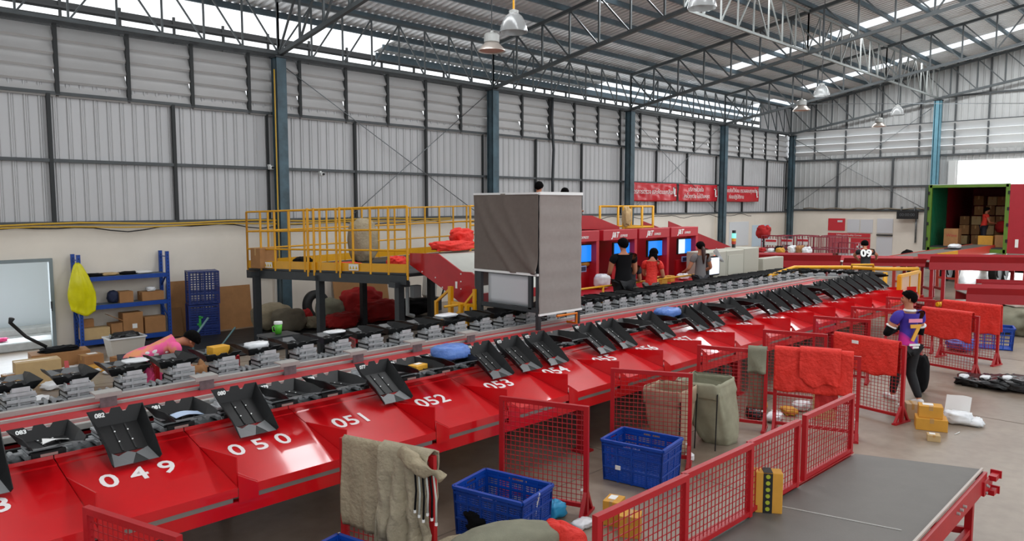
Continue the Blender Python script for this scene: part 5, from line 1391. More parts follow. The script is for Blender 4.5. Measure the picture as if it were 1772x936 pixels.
b.bar(q3b-T0+Vector((0, .05, .01)), q1-T0+Vector((0, .05, .01)), .07, .012)
b.build('side_beam', M_redf, tb)
b = MB(); b.bar(q4b-T0+Vector((0, .0, .006)), q2-T0+Vector((0, .0, .006)), .018, .02); b.build('edge_strip', mat('pale_edge', '#b7aca2', .4), tb)
b = MB(); b.tube([q1-T0+Vector((.0, 0, -.055)), q2-T0+Vector((.0, 0, -.055))], .05, 16); b.build('end_roller', M_rub, tb)
e0 = q2-T0
b = MB(); b.box(e0+Vector((-.02, -.05, -.13)), (.30, .02, .13)); b.box(e0+Vector((.08, -.08, -.07)), (.14, .06, .045)); b.box(e0+Vector((.03, -.08, -.19)), (.14, .06, .045)); b.box(e0+Vector((.15, -.08, -.06)), (.02, .09, .07)); b.box(e0+Vector((.10, -.08, -.19)), (.02, .09, .07)); tbk = b.build('tension_bracket', M_redf, tb)
b = MB()
for (dx, dz) in ((-.12, -.10), (-.12, -.17), (-.05, -.13), (-.85, -.08), (-.95, -.08), (-1.05, -.08)): b.tube([e0+Vector((dx, -.062 if dx > -.5 else -.042, dz)), e0+Vector((dx, -.075, dz))], .013, 8)
b.build('bolt', M_alu, tb)
for (x, y) in ((q2.x-.35, 1.56), (q1.x-.35, q1.y-.02), (4.6, 1.56), (4.4, 2.56)):
    b = MB(); b.box((x-6, y-2, .22), (.06, .06, .44)); b.box((x-6, y-2, .01), (.14, .14, .02)); b.build('leg', M_redf, tb)
b = MB(); b.bar((q2.x-6.35, -.44, .16), (q1.x-6.35, .5, .16), .04, .06); b.bar((q2.x-6.35, -.44, .16), (4.6-6, -.44, .16), .04, .05); b.build('brace', M_redf, tb)
for k, (xa, xb, l) in enumerate(((3.36, 4.30, 'foreground fence panel nearest the bottom edge of the picture'), (4.33, 5.24, 'second foreground fence panel, left of the standing yellow box'), (5.27, 6.09, 'third foreground fence panel, behind the standing yellow box'), (6.29, 7.32, 'last foreground fence panel, beside the far end of the belt table'))):
    mesh_panel((xa, 2.60), (xb, 2.58), 1.215-BZ, l, z0=BZ+.012, feet=False, group='fence panels along the belt table', cell=.05, low=.03, post=.042)
P = on_z(1332, 886, BZ)
r = carton('parcel_box', P.x+.02, P.y+.03, BZ, (.12, .205, .325), math.radians(34), M_carton, 'tall orange carton with black and green tape standing on the belt table', tape=False)
b = MB(); b.box((-.061, .01, .16), (.003, .07, .322)); b.box((0, .01, .3265), (.122, .07, .003)); tp_ = b.build('black_tape', M_rub, r)
b = MB()
for k in range(6):
    k0 = len(b.v); b.lathe([(0, 0), (.017, 0), (.017, .002), (0, .002)], n=14); b.v = b.v[:k0]+[(-.0625-p[2], .01+p[0], .035+k*.052+p[1]) for p in b.v[k0:]]
b.build('green_dot', mat('lime_dot', '#a5b02c', .5), tp_)

# ---- things on the floor, right and centre
def px_carton(px, py, d, rz, m_, label, **k): P = on_z(px, py, 0); return carton('parcel_box', P.x, P.y, k.pop('z', 0), d, rz, m_, label, **k)
px_carton(1576, 722, (.22, .17, .22), .5, mat('beige_carton', '#b99e7d', .8), 'beige carton at the foot of the mesh panel, left of the orange cartons')
P = on_z(1612, 745, 0); carton('parcel_box', P.x+.1, P.y+.04, 0, (.27, .38, .16), .35, M_carton, 'flat orange carton with printed side, lower one of the stack of two', mark=1)
carton('parcel_box', P.x+.12, P.y+.06, .162, (.22, .29, .16), .35, M_carton, 'orange carton on top of the stack of two', mark=1)
px_carton(1640, 730, (.16, .16, .1), .4, M_carton, 'small orange carton squeezed behind the stacked pair', mark=1)
px_carton(1615, 762, (.14, .15, .085), .35, M_card2, 'smallest carton with a white top, alone on the floor', mark=1)
for k, (px, py, d, l) in enumerate(((1655, 733, (.32, .36, .16), 'white plastic parcel leaning right of the stacked orange cartons'), (1684, 737, (.3, .24, .1), 'white plastic parcel farthest right of the cartons'))):
    P = on_z(px, py, 0); parcel_bag(P.x+.05, P.y, 0, d, M_wplas, l, seed=120+k, rz=.3, amp=.3)
P = on_z(1655, 722, 0); b = MB(); b.grid(lambda u, v: (P.x-.0+.1*v, P.y-.16+.32*u, .06+.24*v+.01*math.sin(u*5)), 6, 5); setp(b.build('paper_sheet', M_paper, solid=.004), 'white sheet propped up on the white parcels', 'paper')
for k, (px, py, d, l) in enumerate(((1685, 664, (.7, .5, .14), 'left part of the black bin bags on the floor at the right edge'), (1722, 668, (.8, .55, .16), 'middle black bin bag with white scraps at the right edge'), (1760, 672, (.8, .6, .2), 'rightmost black bin bag cut by the edge of the picture'))):
    P = on_z(px, py, 0); parcel_bag(P.x, P.y, 0, d, M_bbag, l, 'bag', seed=130+k, amp=.4, name='bin_bag')
    parcel_bag(P.x-.15, P.y+.12, d[2]*.8, (.22, .14, .06), M_wplas, ['white scrap on the left black bin bag', 'white scrap on the middle black bin bag', 'white scrap on the rightmost black bin bag'][k], 'litter', seed=135+k, amp=.3)
b = MB(); P = on_z(1652, 752, 0); b.tube([(P.x, P.y, .004), (P.x+.08, P.y-.02, .01), (P.x+.16, P.y-.02, .004)], .006, 5); setp(b.build('plastic_strip', M_paper, smooth=True), 'thin white strip on the floor below the white parcels', 'litter')
for k, (px, py, d, rz, m_, l) in enumerate(((1305, 720, (.42, .24, .13), .5, M_bbag, 'black and white parcel under the mesh panel left of the largest red cloth'), (1340, 728, (.36, .2, .12), .2, M_wplas, 'white grey parcel at the foot of the two close posts'), (1365, 716, (.3, .2, .1), .8, M_carton, 'orange and white parcel under the largest red cloth'), (1386, 708, (.34, .22, .12), .1, M_wplas, 'white parcel under the largest red cloth'), (1318, 708, (.2, .16, .1), .3, M_carton, 'small orange parcel by the hanging grey green burlap'))):
    P = on_z(px, py, 0); parcel_bag(P.x, P.y, 0, d, m_, l, seed=140+k, rz=rz, amp=.3)
px_carton(1425, 722, (.25, .3, .36), .4, M_card2, 'pale carton half hidden below the largest red cloth', mark=1)
# near blue crate: two cartons on the floor behind the first foreground fence panel
P = on_z(1060, 905, 0); carton('parcel_box', P.x+.02, P.y+.0, 0, (.2, .16, .24), .3, M_carton, 'orange carton with white label behind the foreground fence', mark=1)
carton('parcel_box', P.x-.08, P.y-.26, 0, (.18, .2, .20), .5, M_carton, 'second orange carton with a red ring, nearer the foreground fence', mark=None)
parcel_bag(P.x-.25, P.y+.16, 0, (.22, .16, .06), M_wplas, 'white plastic scrap by the foot of the bare mesh panel', 'litter', seed=151, amp=.3)
P = on_z(960, 900, 0); parcel_bag(P.x+.05, P.y+.05, 0, (.22, .2, .16), mat('cyan_plastic', '#2f9fd0', .35), 'blue and white plastic packet beside the blue crate', seed=152, amp=.3)
# rolled sack and red cloth at the bottom edge
sack('rolled_sack', (3.95, 3.95, .1), (.95, .45, .45), M_burlap2, 'grey green rolled sack at the bottom edge below the blue crate', 153, rz=-.4, amp=.08)
for a_ in (0,):
    b = MB(); b.lathe([(.226, 0), (.234, 0), (.234, .012), (.226, .012)], n=24)
sack('red_cloth', (4.35, 3.72, .02), (.25, .5, .5), M_redcloth, 'strip of orange red cloth behind the rolled sack at the bottom edge', 154, 'cloth', amp=.12)
P = on_z(790, 940, .25); sack('burlap_cloth', (P.x, P.y-.1, 0), (.7, .6, .27), M_burlap, 'crumpled burlap on the floor at the bottom edge left of the rolled sack', 155, 'cloth', amp=.3, fr=5)

# ================================================================== LEFT: RACK AND CLUTTER
RX0, RX1, RYF, RYB = 4.64, 6.44, 17.30, 17.70
rk = empty('storage_rack', (RX0, RYF, 0), 0, 'blue steel storage rack with three shelves against the white wall', 'rack')
Wr, Dr = RX1-RX0, RYB-RYF
for (x, y) in ((0, 0), (Wr, 0), (0, Dr), (Wr, Dr)):
    b = MB(); b.box((x, y, 1.0), (.07, .06, 2.0)); b.box((x, y, .01), (.12, .1, .02)); po = b.build('upright', M_rack, rk)
    b = MB()
    for k in range(24): b.box((x, y-.031, .12+k*.078), (.014, .003, .03))
    b.build('hole_pattern', M_rub, po)
for (z, t) in ((1.47, .09), (.86, .09), (.12, .1)):
    b = MB(); b.box((Wr/2, 0, z), (Wr-.07, .04, t)); b.box((Wr/2, Dr, z), (Wr-.07, .04, t)); b.build('beam', M_rack, rk)
    b = MB(); b.box((Wr/2, Dr/2, z+t/2-.005), (Wr-.08, Dr-.03, .015)); b.build('shelf', mat('shelf_grey', '#55606a', .6), rk)
b = MB()
for x in (0, Wr):
    b.bar((x, 0, .45), (x, Dr, .75), .03, .03); b.bar((x, 0, 1.55), (x, Dr, 1.2), .03, .03); b.bar((x, 0, 1.88), (x, Dr, 1.88), .02, .02)
b.build('brace', M_rack, rk)
def rack_box(px0, px1, zb, h, m_, label, dy=0, d=.3, **k):
    a = on_y(px0, 520, RYF+.05).x; c = on_y(px1, 520, RYF+.05).x
    return carton('cardboard_box', (a+c)/2, RYF+.19+dy, zb, (c-a, d, h), 0, m_, label, **k)
z2 = .86+.045+.0035; z3 = .12+.05+.0035; z1 = 1.47+.045+.0035
r_ = rack_box(207, 231, z2, .24, M_card, 'brown carton with open flap on the middle shelf, beside the dark bag')
rack_box(246, 284, z2, .20, M_card, 'brown carton with white cloth on the middle shelf at the right')
parcel_bag(on_y(264, 510, RYF).x, RYF+.12, z2+.20, (.18, .2, .1), M_wplas, 'white cloth lying over the carton on the middle shelf', 'cloth', seed=161, amp=.35)
sack('hand_bag', (on_y(198, 515, RYF+.1).x, RYF+.2, z2), (.24, .24, .27), mat('navy_cloth', '#1c2440', .8), 'small navy bag on the middle shelf', 162, 'bag', amp=.2)
rack_box(140, 188, z3, .24, M_card2, 'pale open carton at the left of the bottom shelf', tape=False)
rack_box(142, 165, z3+.245, .18, M_card, 'carton flap part rising at the left of the bottom shelf', dy=.08, d=.1, tape=False)
r_ = rack_box(211, 246, z3, .50, M_card, 'tallest carton with white label on the bottom shelf', tape=False)
b = MB(); b.box((.03, -.152, .2), (.1, .004, .1)); b.build('address_label', M_paper, r_)
rack_box(190, 210, z3+.0, .30, M_card, 'narrow carton left of the tallest carton on the bottom shelf', tape=False)
b = MB(); xx = on_y(200, 555, RYF).x; b.box((xx, RYF+.1, z3+.43), (.3, .3, .01), rot=Matrix.Rotation(.5, 3, 'Y')); setp(b.build('loose_flap', M_card), 'loose cardboard flap leaning beside the tallest carton', 'cardboard')
rack_box(249, 285, z3, .36, M_card, 'brown carton at the right of the bottom shelf, marked by a dark seam')
for k, (px, m_, l) in enumerate(((165, M_blackcl, 'black flat bundle on the top shelf'), (190, M_card2, 'beige flat bundle on the top shelf'), (225, M_blackcl, 'dark flat bundle in the middle of the top shelf'), (250, M_paper, 'pale papers at the right of the top shelf'))):
    parcel_bag(on_y(px, 470, RYF+.1).x, RYF+.2, z1, (.38, .3, .06), m_, l, 'bundle', seed=170+k, amp=.25)
# yellow plastic bag hanging on the left upright
b = MB()
def ybag(u, v):
    z = 1.84-1.02*v; w_ = .07+.46*min(1, v*1.6)**.7*(1-.35*max(0, v-.75)*4*(abs(u-.55))); 
    return (RX0-.04+.05*v+(u-.45)*w_, RYF-.07-.10*math.sin(math.pi*u)*math.sin(math.pi*min(1, v*1.1))-.02*noise.noise(Vector((u*7, v*4, 1))), z-.12*(1-abs(u-.6)*2)*v**4+.03*noise.noise(Vector((u*5, v*5, 3))))
b.grid(ybag, 24, 24); 
b.grid(lambda u, v: (ybag(u, v)[0], RYF-.055+.004*math.sin(u*9), ybag(u, v)[2]), 24, 24)
setp(b.build('plastic_bag', mat('yellow_plastic_bag', '#e2dc12', .35, 0, .12, 6, .3, 14), smooth=True, solid=.003), 'bright yellow plastic bag hanging on the left upright of the blue rack', 'bag')
# two dark blue crates stacked on end
def end_crate(loc, label, flip, print_=False):
    r = empty('tall_crate', loc, math.radians(-14), label, 'crate', 'dark blue stacked crates'); w_, d_, H = .64, .5, .76
    b = MB()
    # box lying on its side: open face toward -x / camera-left when flip
    for z in (.012, H-.012): b.box((0, 0, z), (w_, d_, .02))
    for y in (-d_/2, d_/2):
        for z in (.02, H*.33, H*.66, H-.02): b.box((0, y, z), (w_, .02, .03))
        for k in range(5): b.box((-w_/2+w_*k/4, y, H/2), (.025, .02, H))
        n = 12
        for k in range(n): b.box((0, y, .06+k*(H-.1)/n), (w_, .006, .018 if flip else .04))
        for k in range(10): b.box((-w_/2+w_*(k+.5)/10, y, H/2), (.012, .006, H-.04))
    for k in range(4): b.box((w_/2, -d_/2+d_*k/3, H/2), (.02, .025, H))
    for z in (.02, H*.5, H-.02): b.box((w_/2, 0, z), (.02, d_, .03))
    if not flip: b.box((-w_/2+.02, 0, H/2), (.012, d_-.02, H-.04))
    else:
        for y in (-d_/2, d_/2): b.box((-w_/2, y, H/2), (.035, .035, H))
        for z in (.015, H-.015): b.box((-w_/2, 0, z), (.035, d_, .035))
    b.build('shell', M_dblue, r)
    if print_:
        b = MB(); b.box((-.10, -d_/2-.016, H*.5), (.05, .004, .26)); b.box((-.08, -d_/2-.016, H*.62), (.09, .004, .04)); b.box((-.12, -d_/2-.016, H*.42), (.08, .004, .04)); b.build('green_print', mat('green_print', '#2f9f45', .5), r)
    return r
P = on_z(352, 581, 0)
end_crate((P.x, min(P.y, 17.2), 0), 'lower dark blue crate with green print, right of the rack', False, True)
end_crate((P.x+.02, min(P.y, 17.2), .77), 'upper dark blue crate open to the side, stacked right of the rack', True)
# leaning cardboard
def leaning(px0, px1, py_top, y0, label, m_=M_card, t=.012, lean=.12):
    a = on_y(px0, 560, y0).x; c = on_y(px1, 560, y0).x; zt = on_y((px0+px1)/2, py_top, y0+lean).z
    b = MB(); b.prism([(a, y0, .0), (c, y0, .0), (c, y0+lean, zt), (a, y0+lean, zt)], (0, t, 0)); return setp(b.build('cardboard_sheet', m_), label, 'cardboard')
leaning(378, 438, 494, 17.6, 'large brown cardboard sheet leaning on the wall right of the dark blue crates')
leaning(294, 333, 486, 17.62, 'tall cardboard sheet behind the dark blue crates')
leaning(298, 318, 532, 17.45, 'narrow folded cardboard strip between the rack and the crates', mat('dark_cardboard', '#8a623c', .8))
leaning(583, 676, 473, 17.5, 'big tan board leaning on the wall under the platform', mat('tan_board', '#a87b4c', .7, 0, .1, 3), lean=.2)
# floor cover and heaps under the platform
tp_ = blob((0, 0, 0), (7.6, 3.0, .05), 9, .12, 5, 70, 8, .35); o_ = tp_.build('black_tarpaulin', mat('black_tarp', '#18181a', .55, 0, .3, 3, .8, 3), smooth=True); o_.location = (8.9, 15.75, .026); setp(o_, 'black plastic sheeting spread on the floor under the platform', 'sheeting')
def heap(px, py, y, d, m_, label, seed, cat='sack', **k):
    P = on_y(px, py, y); return sack(k.pop('name', 'burlap_sack'), (P.x, y, k.pop('z', .05)), d, m_, label, seed, cat, **k)
heap(470, 560, 16.6, (.95, .7, .62), M_burlap, 'large olive sack lying left under the platform', 181, amp=.16)
heap(500, 566, 16.0, (.8, .6, .55), mat('dark_burlap', '#7d7462', .9, 0, .2, 6, .35, 160), 'second olive sack lying against the first under the platform', 182, amp=.2)
heap(572, 556, 16.4, (.75, .55, .62), M_burlap2, 'grey green sack among the red cloths under the platform', 183, amp=.2)
heap(540, 566, 15.9, (.4, .4, .3), M_burlap, 'small crumpled sack between the platform legs', 184, amp=.3)
heap(530, 552, 16.2, (.3, .3, .45), M_redcloth2, 'small red cloth behind the second platform leg', 185, 'cloth', name='red_cloth', amp=.2)
heap(625, 545, 16.3, (1.2, .7, .85), M_redcloth2, 'highest red cloth heap under the platform', 186, 'cloth', name='red_cloth', amp=.32, fr=3)
heap(655, 556, 15.8, (1.3, .7, .55), M_redcloth2, 'wide red cloth heap at the right under the platform', 187, 'cloth', name='red_cloth', amp=.35, fr=3)
heap(590, 572, 15.4, (.9, .6, .4), M_redcloth2, 'low red cloth heap in front under the platform', 188, 'cloth', name='red_cloth', amp=.35, fr=3)
heap(715, 552, 16.0, (1.1, .7, .45), M_blackcl, 'black cloth heap at the right end under the platform', 189, 'cloth', name='black_cloth', amp=.3)
ty = empty('tyre', (on_y(548, 540, 17.0).x, 17.0, .42), 0, 'black tyre standing against the wall behind the sacks', 'tyre'); ty.rotation_euler = (math.radians(80), 0, math.radians(10))
b = MB(); b.lathe([(.22, -.09), (.38, -.1), (.42, -.05), (.42, .05), (.38, .1), (.22, .09), (.2, 0), (.22, -.09)], n=36); b.build('tread', M_rub, ty, smooth=True)
# white appliance leaning by the wall, plus grey box
r = empty('white_appliance', (on_y(745, 520, 16.6).x, 16.6, .5), 0, 'white padded appliance standing behind the platform legs near the slide', 'appliance')
b = MB(); b.box((0, 0, .35), (.42, .3, .95), ch=.07, rot=Matrix.Rotation(.12, 3, 'Y')); b.build('body', mat('appliance_white', '#d8dad6', .35), r)
b = MB(); b.box((-.05, -.17, .45), (.05, .02, .5), rot=Matrix.Rotation(.12, 3, 'Y')); b.box((.05, -.17, .5), (.05, .02, .4), rot=Matrix.Rotation(.12, 3, 'Y')); b.tube([(.2, -.1, .6), (.4, -.1, .7), (.42, -.1, .1), (.3, -.1, -.2)], .025, 8); b.build('trim_strip', M_rub, r)
b = MB(); b.box((0, 0, -.31), (.5, .4, .38)); b.build('base', M_dark, r)
b = MB(); b.box((on_y(719, 500, 11.3).x, 11.3, 1.38), (.2, .12, .24), ch=.01); 
b.tube([(on_y(712, 500, 11.3).x-.1, 11.3, 1.6), (on_y(712, 500, 11.3).x-.1, 11.3, .95), (on_y(712, 500, 11.3).x+.05, 11.3, .9)], .04, 8); setp(b.build('junction_box', mat('box_grey', '#9aa0a2', .5)), 'grey junction box with dark hose under the platform corner', 'box')

# floor clutter beyond the far trays
def fbox(px, py, d, rz, m_, l, **k): P = on_z(px, py, 0); return carton('cardboard_box', P.x, P.y, 0, d, rz, m_, l, **k)
fbox(66, 664, (.66, .36, .42), -.08, M_card2, 'large pale sealed carton on the floor before the side doorway')
r_ = fbox(104, 634, (.95, .5, .30), -.1, M_card, 'low brown open carton full of black straps', tape=False)
sack('strap_heap', (r_.location.x, r_.location.y, .27), (.7, .36, .12), M_blackcl, 'heap of black straps in the low brown carton', 191, 'heap', amp=.5, fr=5)
b = MB(); a = r_.location+Vector((-.2, 0, .4)); b.tube([a, a+Vector((-.3, .1, .22)), a+Vector((-.52, .15, .5)), a+Vector((-.50, .12, .58))], [.03, .03, .035, .05], 8); setp(b.build('bent_rod', M_rub, smooth=True), 'black bent handle sticking up out of the low brown carton', 'rod')
fbox(158, 636, (.34, .3, .26), .1, M_card, 'small brown carton on the floor right of the strap carton', mark=1)
fbox(171, 642, (.34, .22, .12), .2, M_carton, 'yellowish flat carton in front of the small brown carton')
fbox(18, 672, (.2, .2, .24), .1, M_card, 'small brown carton at the left edge beyond the trays', mark=1)
for k, (px, py, d, l) in enumerate(((128, 640, (.42, .26, .08), 'white envelope nearest the large pale carton'), (152, 646, (.5, .28, .09), 'white envelope in front of the small brown carton'), (186, 634, (.3, .22, .09), 'white packet left of the clear bin'), (196, 645, (.34, .24, .06), 'white packet below the clear bin'), (206, 640, (.24, .2, .06), 'small white packet right below the clear bin'), (95, 672, (.4, .3, .12), 'white torn bag just behind the second far tray'), (35, 662, (.25, .2, .1), 'white packet right of the carton at the left edge'), (60, 700, (.4, .3, .12), 'white crumpled plastic under the first far trays'))):
    P = on_z(px, py, 0); parcel_bag(P.x, P.y, .0, d, M_wplas, l, seed=200+k, rz=.3, amp=.25)
P = on_z(228, 632, 0); r_ = carton('cardboard_box', P.x, P.y, 0, (.6, .42, .2), .3, M_card, 'brown open tray carton with a white sheet, left of the pink shirt', tape=False, mark=1)
P = on_z(217, 616, 0)
bn = empty('clear_bin', (P.x, min(P.y, 16.7), 0), 0, 'cloudy plastic bin holding a black bag, standing before the rack', 'bin')
b = MB(); vs = []
for z, k in ((0, .82), (.40, 1.0)):
    vs += [(-.33*k, -.22*k, z), (.33*k, -.22*k, z), (.33*k, .22*k, z), (-.33*k, .22*k, z)]
b.add(vs, [(0, 3, 2, 1), (0, 1, 5, 4), (1, 2, 6, 5), (2, 3, 7, 6), (3, 0, 4, 7)]); b.build('shell', mat('cloudy_plastic', '#c9c3b8', .4), bn, solid=.01)
b = MB(); 
for p, q in (((-.34, -.23, .4), (.34, -.23, .4)), ((.34, -.23, .4), (.34, .23, .4)), ((.34, .23, .4), (-.34, .23, .4)), ((-.34, .23, .4), (-.34, -.23, .4))): b.bar(p, q, .03, .025)
b.build('rim', M_wplas, bn)
sack('bin_bag', (bn.location.x, bn.location.y, .30), (.58, .36, .20), M_bbag, 'black bag filling the cloudy plastic bin', 211, 'bag', amp=.3)
P = on_z(210, 700, 0); fbox(190, 690, (.75, .5, .16), -.4, mat('brown_mat', '#6f5c49', .85), 'dark brown flattened carton on the floor behind the trays', tape=False)
# bent teal pipe frame of a hand trolley
P = on_z(345, 620, 0)
b = MB(); b.tube([(P.x-.1, P.y, .02), (P.x-.12, P.y, .30), (P.x-.05, P.y, .48), (P.x+.25, P.y+.1, .78)], .022, 8); b.tube([(P.x-.1, P.y, .08), (P.x+.45, P.y+.05, .06)], .022, 8); b.tube([(P.x+.4, P.y+.05, .1), (P.x+.85, P.y+.2, .5)], .018, 8)
setp(b.build('hand_trolley', mat('teal_pipe', '#5c7d80', .4), smooth=True), 'bent teal tube frame lying on the floor right of the pink shirt', 'trolley')
for k, (px, py, m_, l) in enumerate(((345, 660, M_card, 'round brown parcel seen through the far carriages'), (270, 668, mat('pink_bag', '#e0457f', .6), 'pink bag hanging in the red mesh below the pink shirt'), (480, 625, mat('blue_scrap', '#25509f', .5), 'blue plastic lying behind the far carriages'), (735, 590, M_card, 'brown bag under the far trays near the ladder'))):
    P = on_y(px, py, 9.6); sack('parcel_bag', (P.x, 9.6 if k != 1 else 9.75, .02), (.45, .35, .95 if k < 2 else .7), m_, l, 220+k, 'bag', amp=.25)

# ================================================================== PEOPLE
def skinmesh(name, V, Ed, root, m_, parent, sub=1):
    keys = list(V); me = bpy.data.meshes.new(name); me.from_pydata([V[k][0] for k in keys], [], [])
    me.from_pydata if False else None
    me.clear_geometry(); me.from_pydata([tuple(V[k][0]) for k in keys], [(keys.index(a), keys.index(b)) for a, b in Ed], [])
    o = bpy.data.objects.new(name, me); COL.objects.link(o)
    md = o.modifiers.new('skin', 'SKIN'); md.use_smooth_shade = True; md.branch_smoothing = .6
    sv = me.skin_vertices[0].data if me.skin_vertices else None
    if sv is None:
        bm = bmesh.new(); bm.from_mesh(me); bm.verts.layers.skin.verify(); bm.to_mesh(me); bm.free(); sv = me.skin_vertices[0].data
    for i, k in enumerate(keys):
        r = V[k][1]; sv[i].radius = (r, r) if not isinstance(r, tuple) else r
        sv[i].use_root = (k == root)
    ss = o.modifiers.new('sub', 'SUBSURF'); ss.levels = sub; ss.render_levels = sub
    dg = bpy.context.evaluated_depsgraph_get(); dg.update()
    m2 = bpy.data.meshes.new_from_object(o.evaluated_get(dg)); bpy.data.objects.remove(o)
    m2.name = name; m2.materials.clear(); m2.materials.append(m_)
    for p in m2.polygons: p.use_smooth = True
    o = bpy.data.objects.new(name, m2); COL.objects.link(o)
    if parent: o.parent = parent
    return o

def person(loc, rz, H, label, shirt, trousers, pose, hair='short', sleeve=.5, shoe=None, skin=None, w_=1.0, bend=0.0, hipz=.52, group=None, kneel=False):
    """local frame: +x forward, +y to the person's left; lengths in units of H"""
    r = empty('person', loc, rz, label, 'person', group)
    sk = skin or M_skin
    def Vv(x, y, z): return Vector((x, y, z))*H
    pel = Vv(0, 0, hipz)
    cb, sb = math.cos(bend), math.sin(bend)
    def up(x, y, z):    # a point of the upper body, leaning forward about the hip
        zz = z-hipz; return Vector((x*cb+zz*sb, y, hipz+zz*cb-x*sb))*H
    hd = pose.get('head', (0, 0)); hx, hy = hd; ht = pose.get('turn', 0.0); cf, sf_ = math.cos(ht), math.sin(ht)
    P = {'pelvis': (pel, (.075*H*w_, .06*H)), 'spine': (up(0.005, 0, .62), (.070*H*w_, .055*H)), 'chest': (up(0, 0, .735), (.085*H*w_, .06*H)), 'neck0': (up(-.005, 0, .81), (.045*H, .04*H)),
         'neck': (up(.002, 0, .855), .030*H), 'head0': (up(.012+hx*.3, hy*.3, .895), (.045*H, .050*H)), 'head': (up(.018+hx, hy, .935), (.052*H, .058*H)), 'crown': (up(.012+hx*1.3, hy*1.3, .972), (.038*H, .042*H))}
    E_ = [('pelvis', 'spine'), ('spine', 'chest'), ('chest', 'neck0'), ('neck0', 'neck'), ('neck', 'head0'), ('head0', 'head'), ('head', 'crown')]
    P['nose'] = (P['head'][0]+Vector((.062*cb*cf, .062*sf_, -.062*sb-.005))*H, .008*H); E_.append(('head', 'nose'))
    for s_, nm in ((1, 'l'), (-1, 'r')):
        sh = up(0, s_*.105*w_, .80); P['sh'+nm] = (sh, .040*H)
        el = Vector(pose['elbow_'+nm])*H; wr = Vector(pose['wrist_'+nm])*H
        P['el'+nm] = (el, .027*H); P['ua'+nm] = (sh.lerp(el, .5), .033*H); P['fa'+nm] = (el.lerp(wr, .5), .025*H); P['wr'+nm] = (wr, .017*H)
        d = (wr-el).normalized(); palm = wr+d*.035*H; P['pa'+nm] = (palm, (.022*H, .013*H))
        E_ += [('neck0', 'sh'+nm), ('sh'+nm, 'ua'+nm), ('ua'+nm, 'el'+nm), ('el'+nm, 'fa'+nm), ('fa'+nm, 'wr'+nm), ('wr'+nm, 'pa'+nm)]
        sd = d.cross(Vector((0, 0, 1))); sd = sd.normalized() if sd.length > .1 else Vector((0, 1, 0)); dn = d.cross(sd).normalized()
        if dn.z > 0: dn = -dn
        for k in range(4):
            b0 = palm+sd*(k-1.5)*.0115*H+d*.012*H; ln = (.036, .043, .040, .031)[k]*H
            P['f%d%s' % (k, nm)] = (b0+d*ln*.5+dn*ln*.12, .0062*H); P['g%d%s' % (k, nm)] = (b0+d*ln*.85+dn*ln*.5, .0052*H)
            E_ += [('pa'+nm, 'f%d%s' % (k, nm)), ('f%d%s' % (k, nm), 'g%d%s' % (k, nm))]
        th = palm-sd*s_*.022*H; P['t'+nm] = (th+d*.006*H, .0068*H); P['u'+nm] = (th+d*.026*H-sd*s_*.008*H, .0056*H); E_ += [('pa'+nm, 't'+nm), ('t'+nm, 'u'+nm)]
        hp = Vv(0, s_*.052*w_, hipz-.03); kn = Vector(pose['knee_'+nm])*H; an = Vector(pose['ankle_'+nm])*H
        P['hp'+nm] = (hp, .058*H); P['th'+nm] = (hp.lerp(kn, .5), .050*H); P['kn'+nm] = (kn, .036*H); P['ca'+nm] = (kn.lerp(an, .35), .034*H); P['an'+nm] = (an, .021*H)
        fd = Vector(pose.get('toe_'+nm, (1, 0, 0))); fd.normalize(); P['he'+nm] = (an+Vector((-.012, 0, -.022))*H, .02*H); P['to'+nm] = (an+fd*.07*H+Vector((0, 0, -.018))*H, .011*H)
        E_ += [('pelvis', 'hp'+nm), ('hp'+nm, 'th'+nm), ('th'+nm, 'kn'+nm), ('kn'+nm, 'ca'+nm), ('ca'+nm, 'an'+nm), ('an'+nm, 'to'+nm)]
    for nm in 'lr': del P['he'+nm]
    body = skinmesh('body', P, E_, 'pelvis', sk, r, 2)
    # ears and eyes ride on the head
    hc = P['head'][0]
    for s_ in (1, -1):
        b = blob((0, 0, 0), (.022*H, .010*H, .036*H), 1, .05, 2, 10, 8, 1.0); o = b.build('ear', sk, body, smooth=True); o.location = hc+Vector((-sf_*s_*.052*H-.004*H, cf*s_*.052*H, -.004*H)); 
        b = blob((0, 0, 0), (.008*H, .014*H, .008*H), 1, 0, 2, 8, 6, 1.0); o = b.build('eye', M_rub, body); o.location = hc+Vector(((.050*cf-sf_*s_*.019)*cb*H, (.050*sf_+cf*s_*.019)*H, .010*H-.05*sb*H))
    b = MB(); o = hc+Vector((.050*cb*cf*H, .050*sf_*H, -.032*H-.05*sb*H)); b.box(o, (.006*H, .024*H, .005*H)); b.build('mouth', mat('lips', '#8a4a40', .5), body)
    # shirt
    def grow(k, g): 
        p, q = P[k]; return (p, tuple(v+g*H for v in q) if isinstance(q, tuple) else q+g*H)
    S = {k: grow(k, .012) for k in ('pelvis', 'spine', 'chest', 'neck0')}; S['pelvis'] = (P['pelvis'][0]-Vector((.01*sb, 0, .01))*H, (.096*H*w_, .080*H)); S['hem'] = (P['pelvis'][0]-Vector((.03*sb, 0, .055))*H, (.098*H*w_, .082*H))
    S['neck0'] = (P['neck0'][0], (.052*H, .045*H)); SE = [('hem', 'pelvis'), ('pelvis', 'spine'), ('spine', 'chest'), ('chest', 'neck0')]
    for nm in 'lr':
        S['sh'+nm] = grow('sh'+nm, .010); S['ua'+nm] = grow('ua'+nm, .012); SE += [('neck0', 'sh'+nm), ('sh'+nm, 'ua'+nm)]
        if sleeve > .6: S['el'+nm] = grow('el'+nm, .009); S['wr'+nm] = grow('wr'+nm, .006); SE += [('ua'+nm, 'el'+nm), ('el'+nm, 'wr'+nm)]
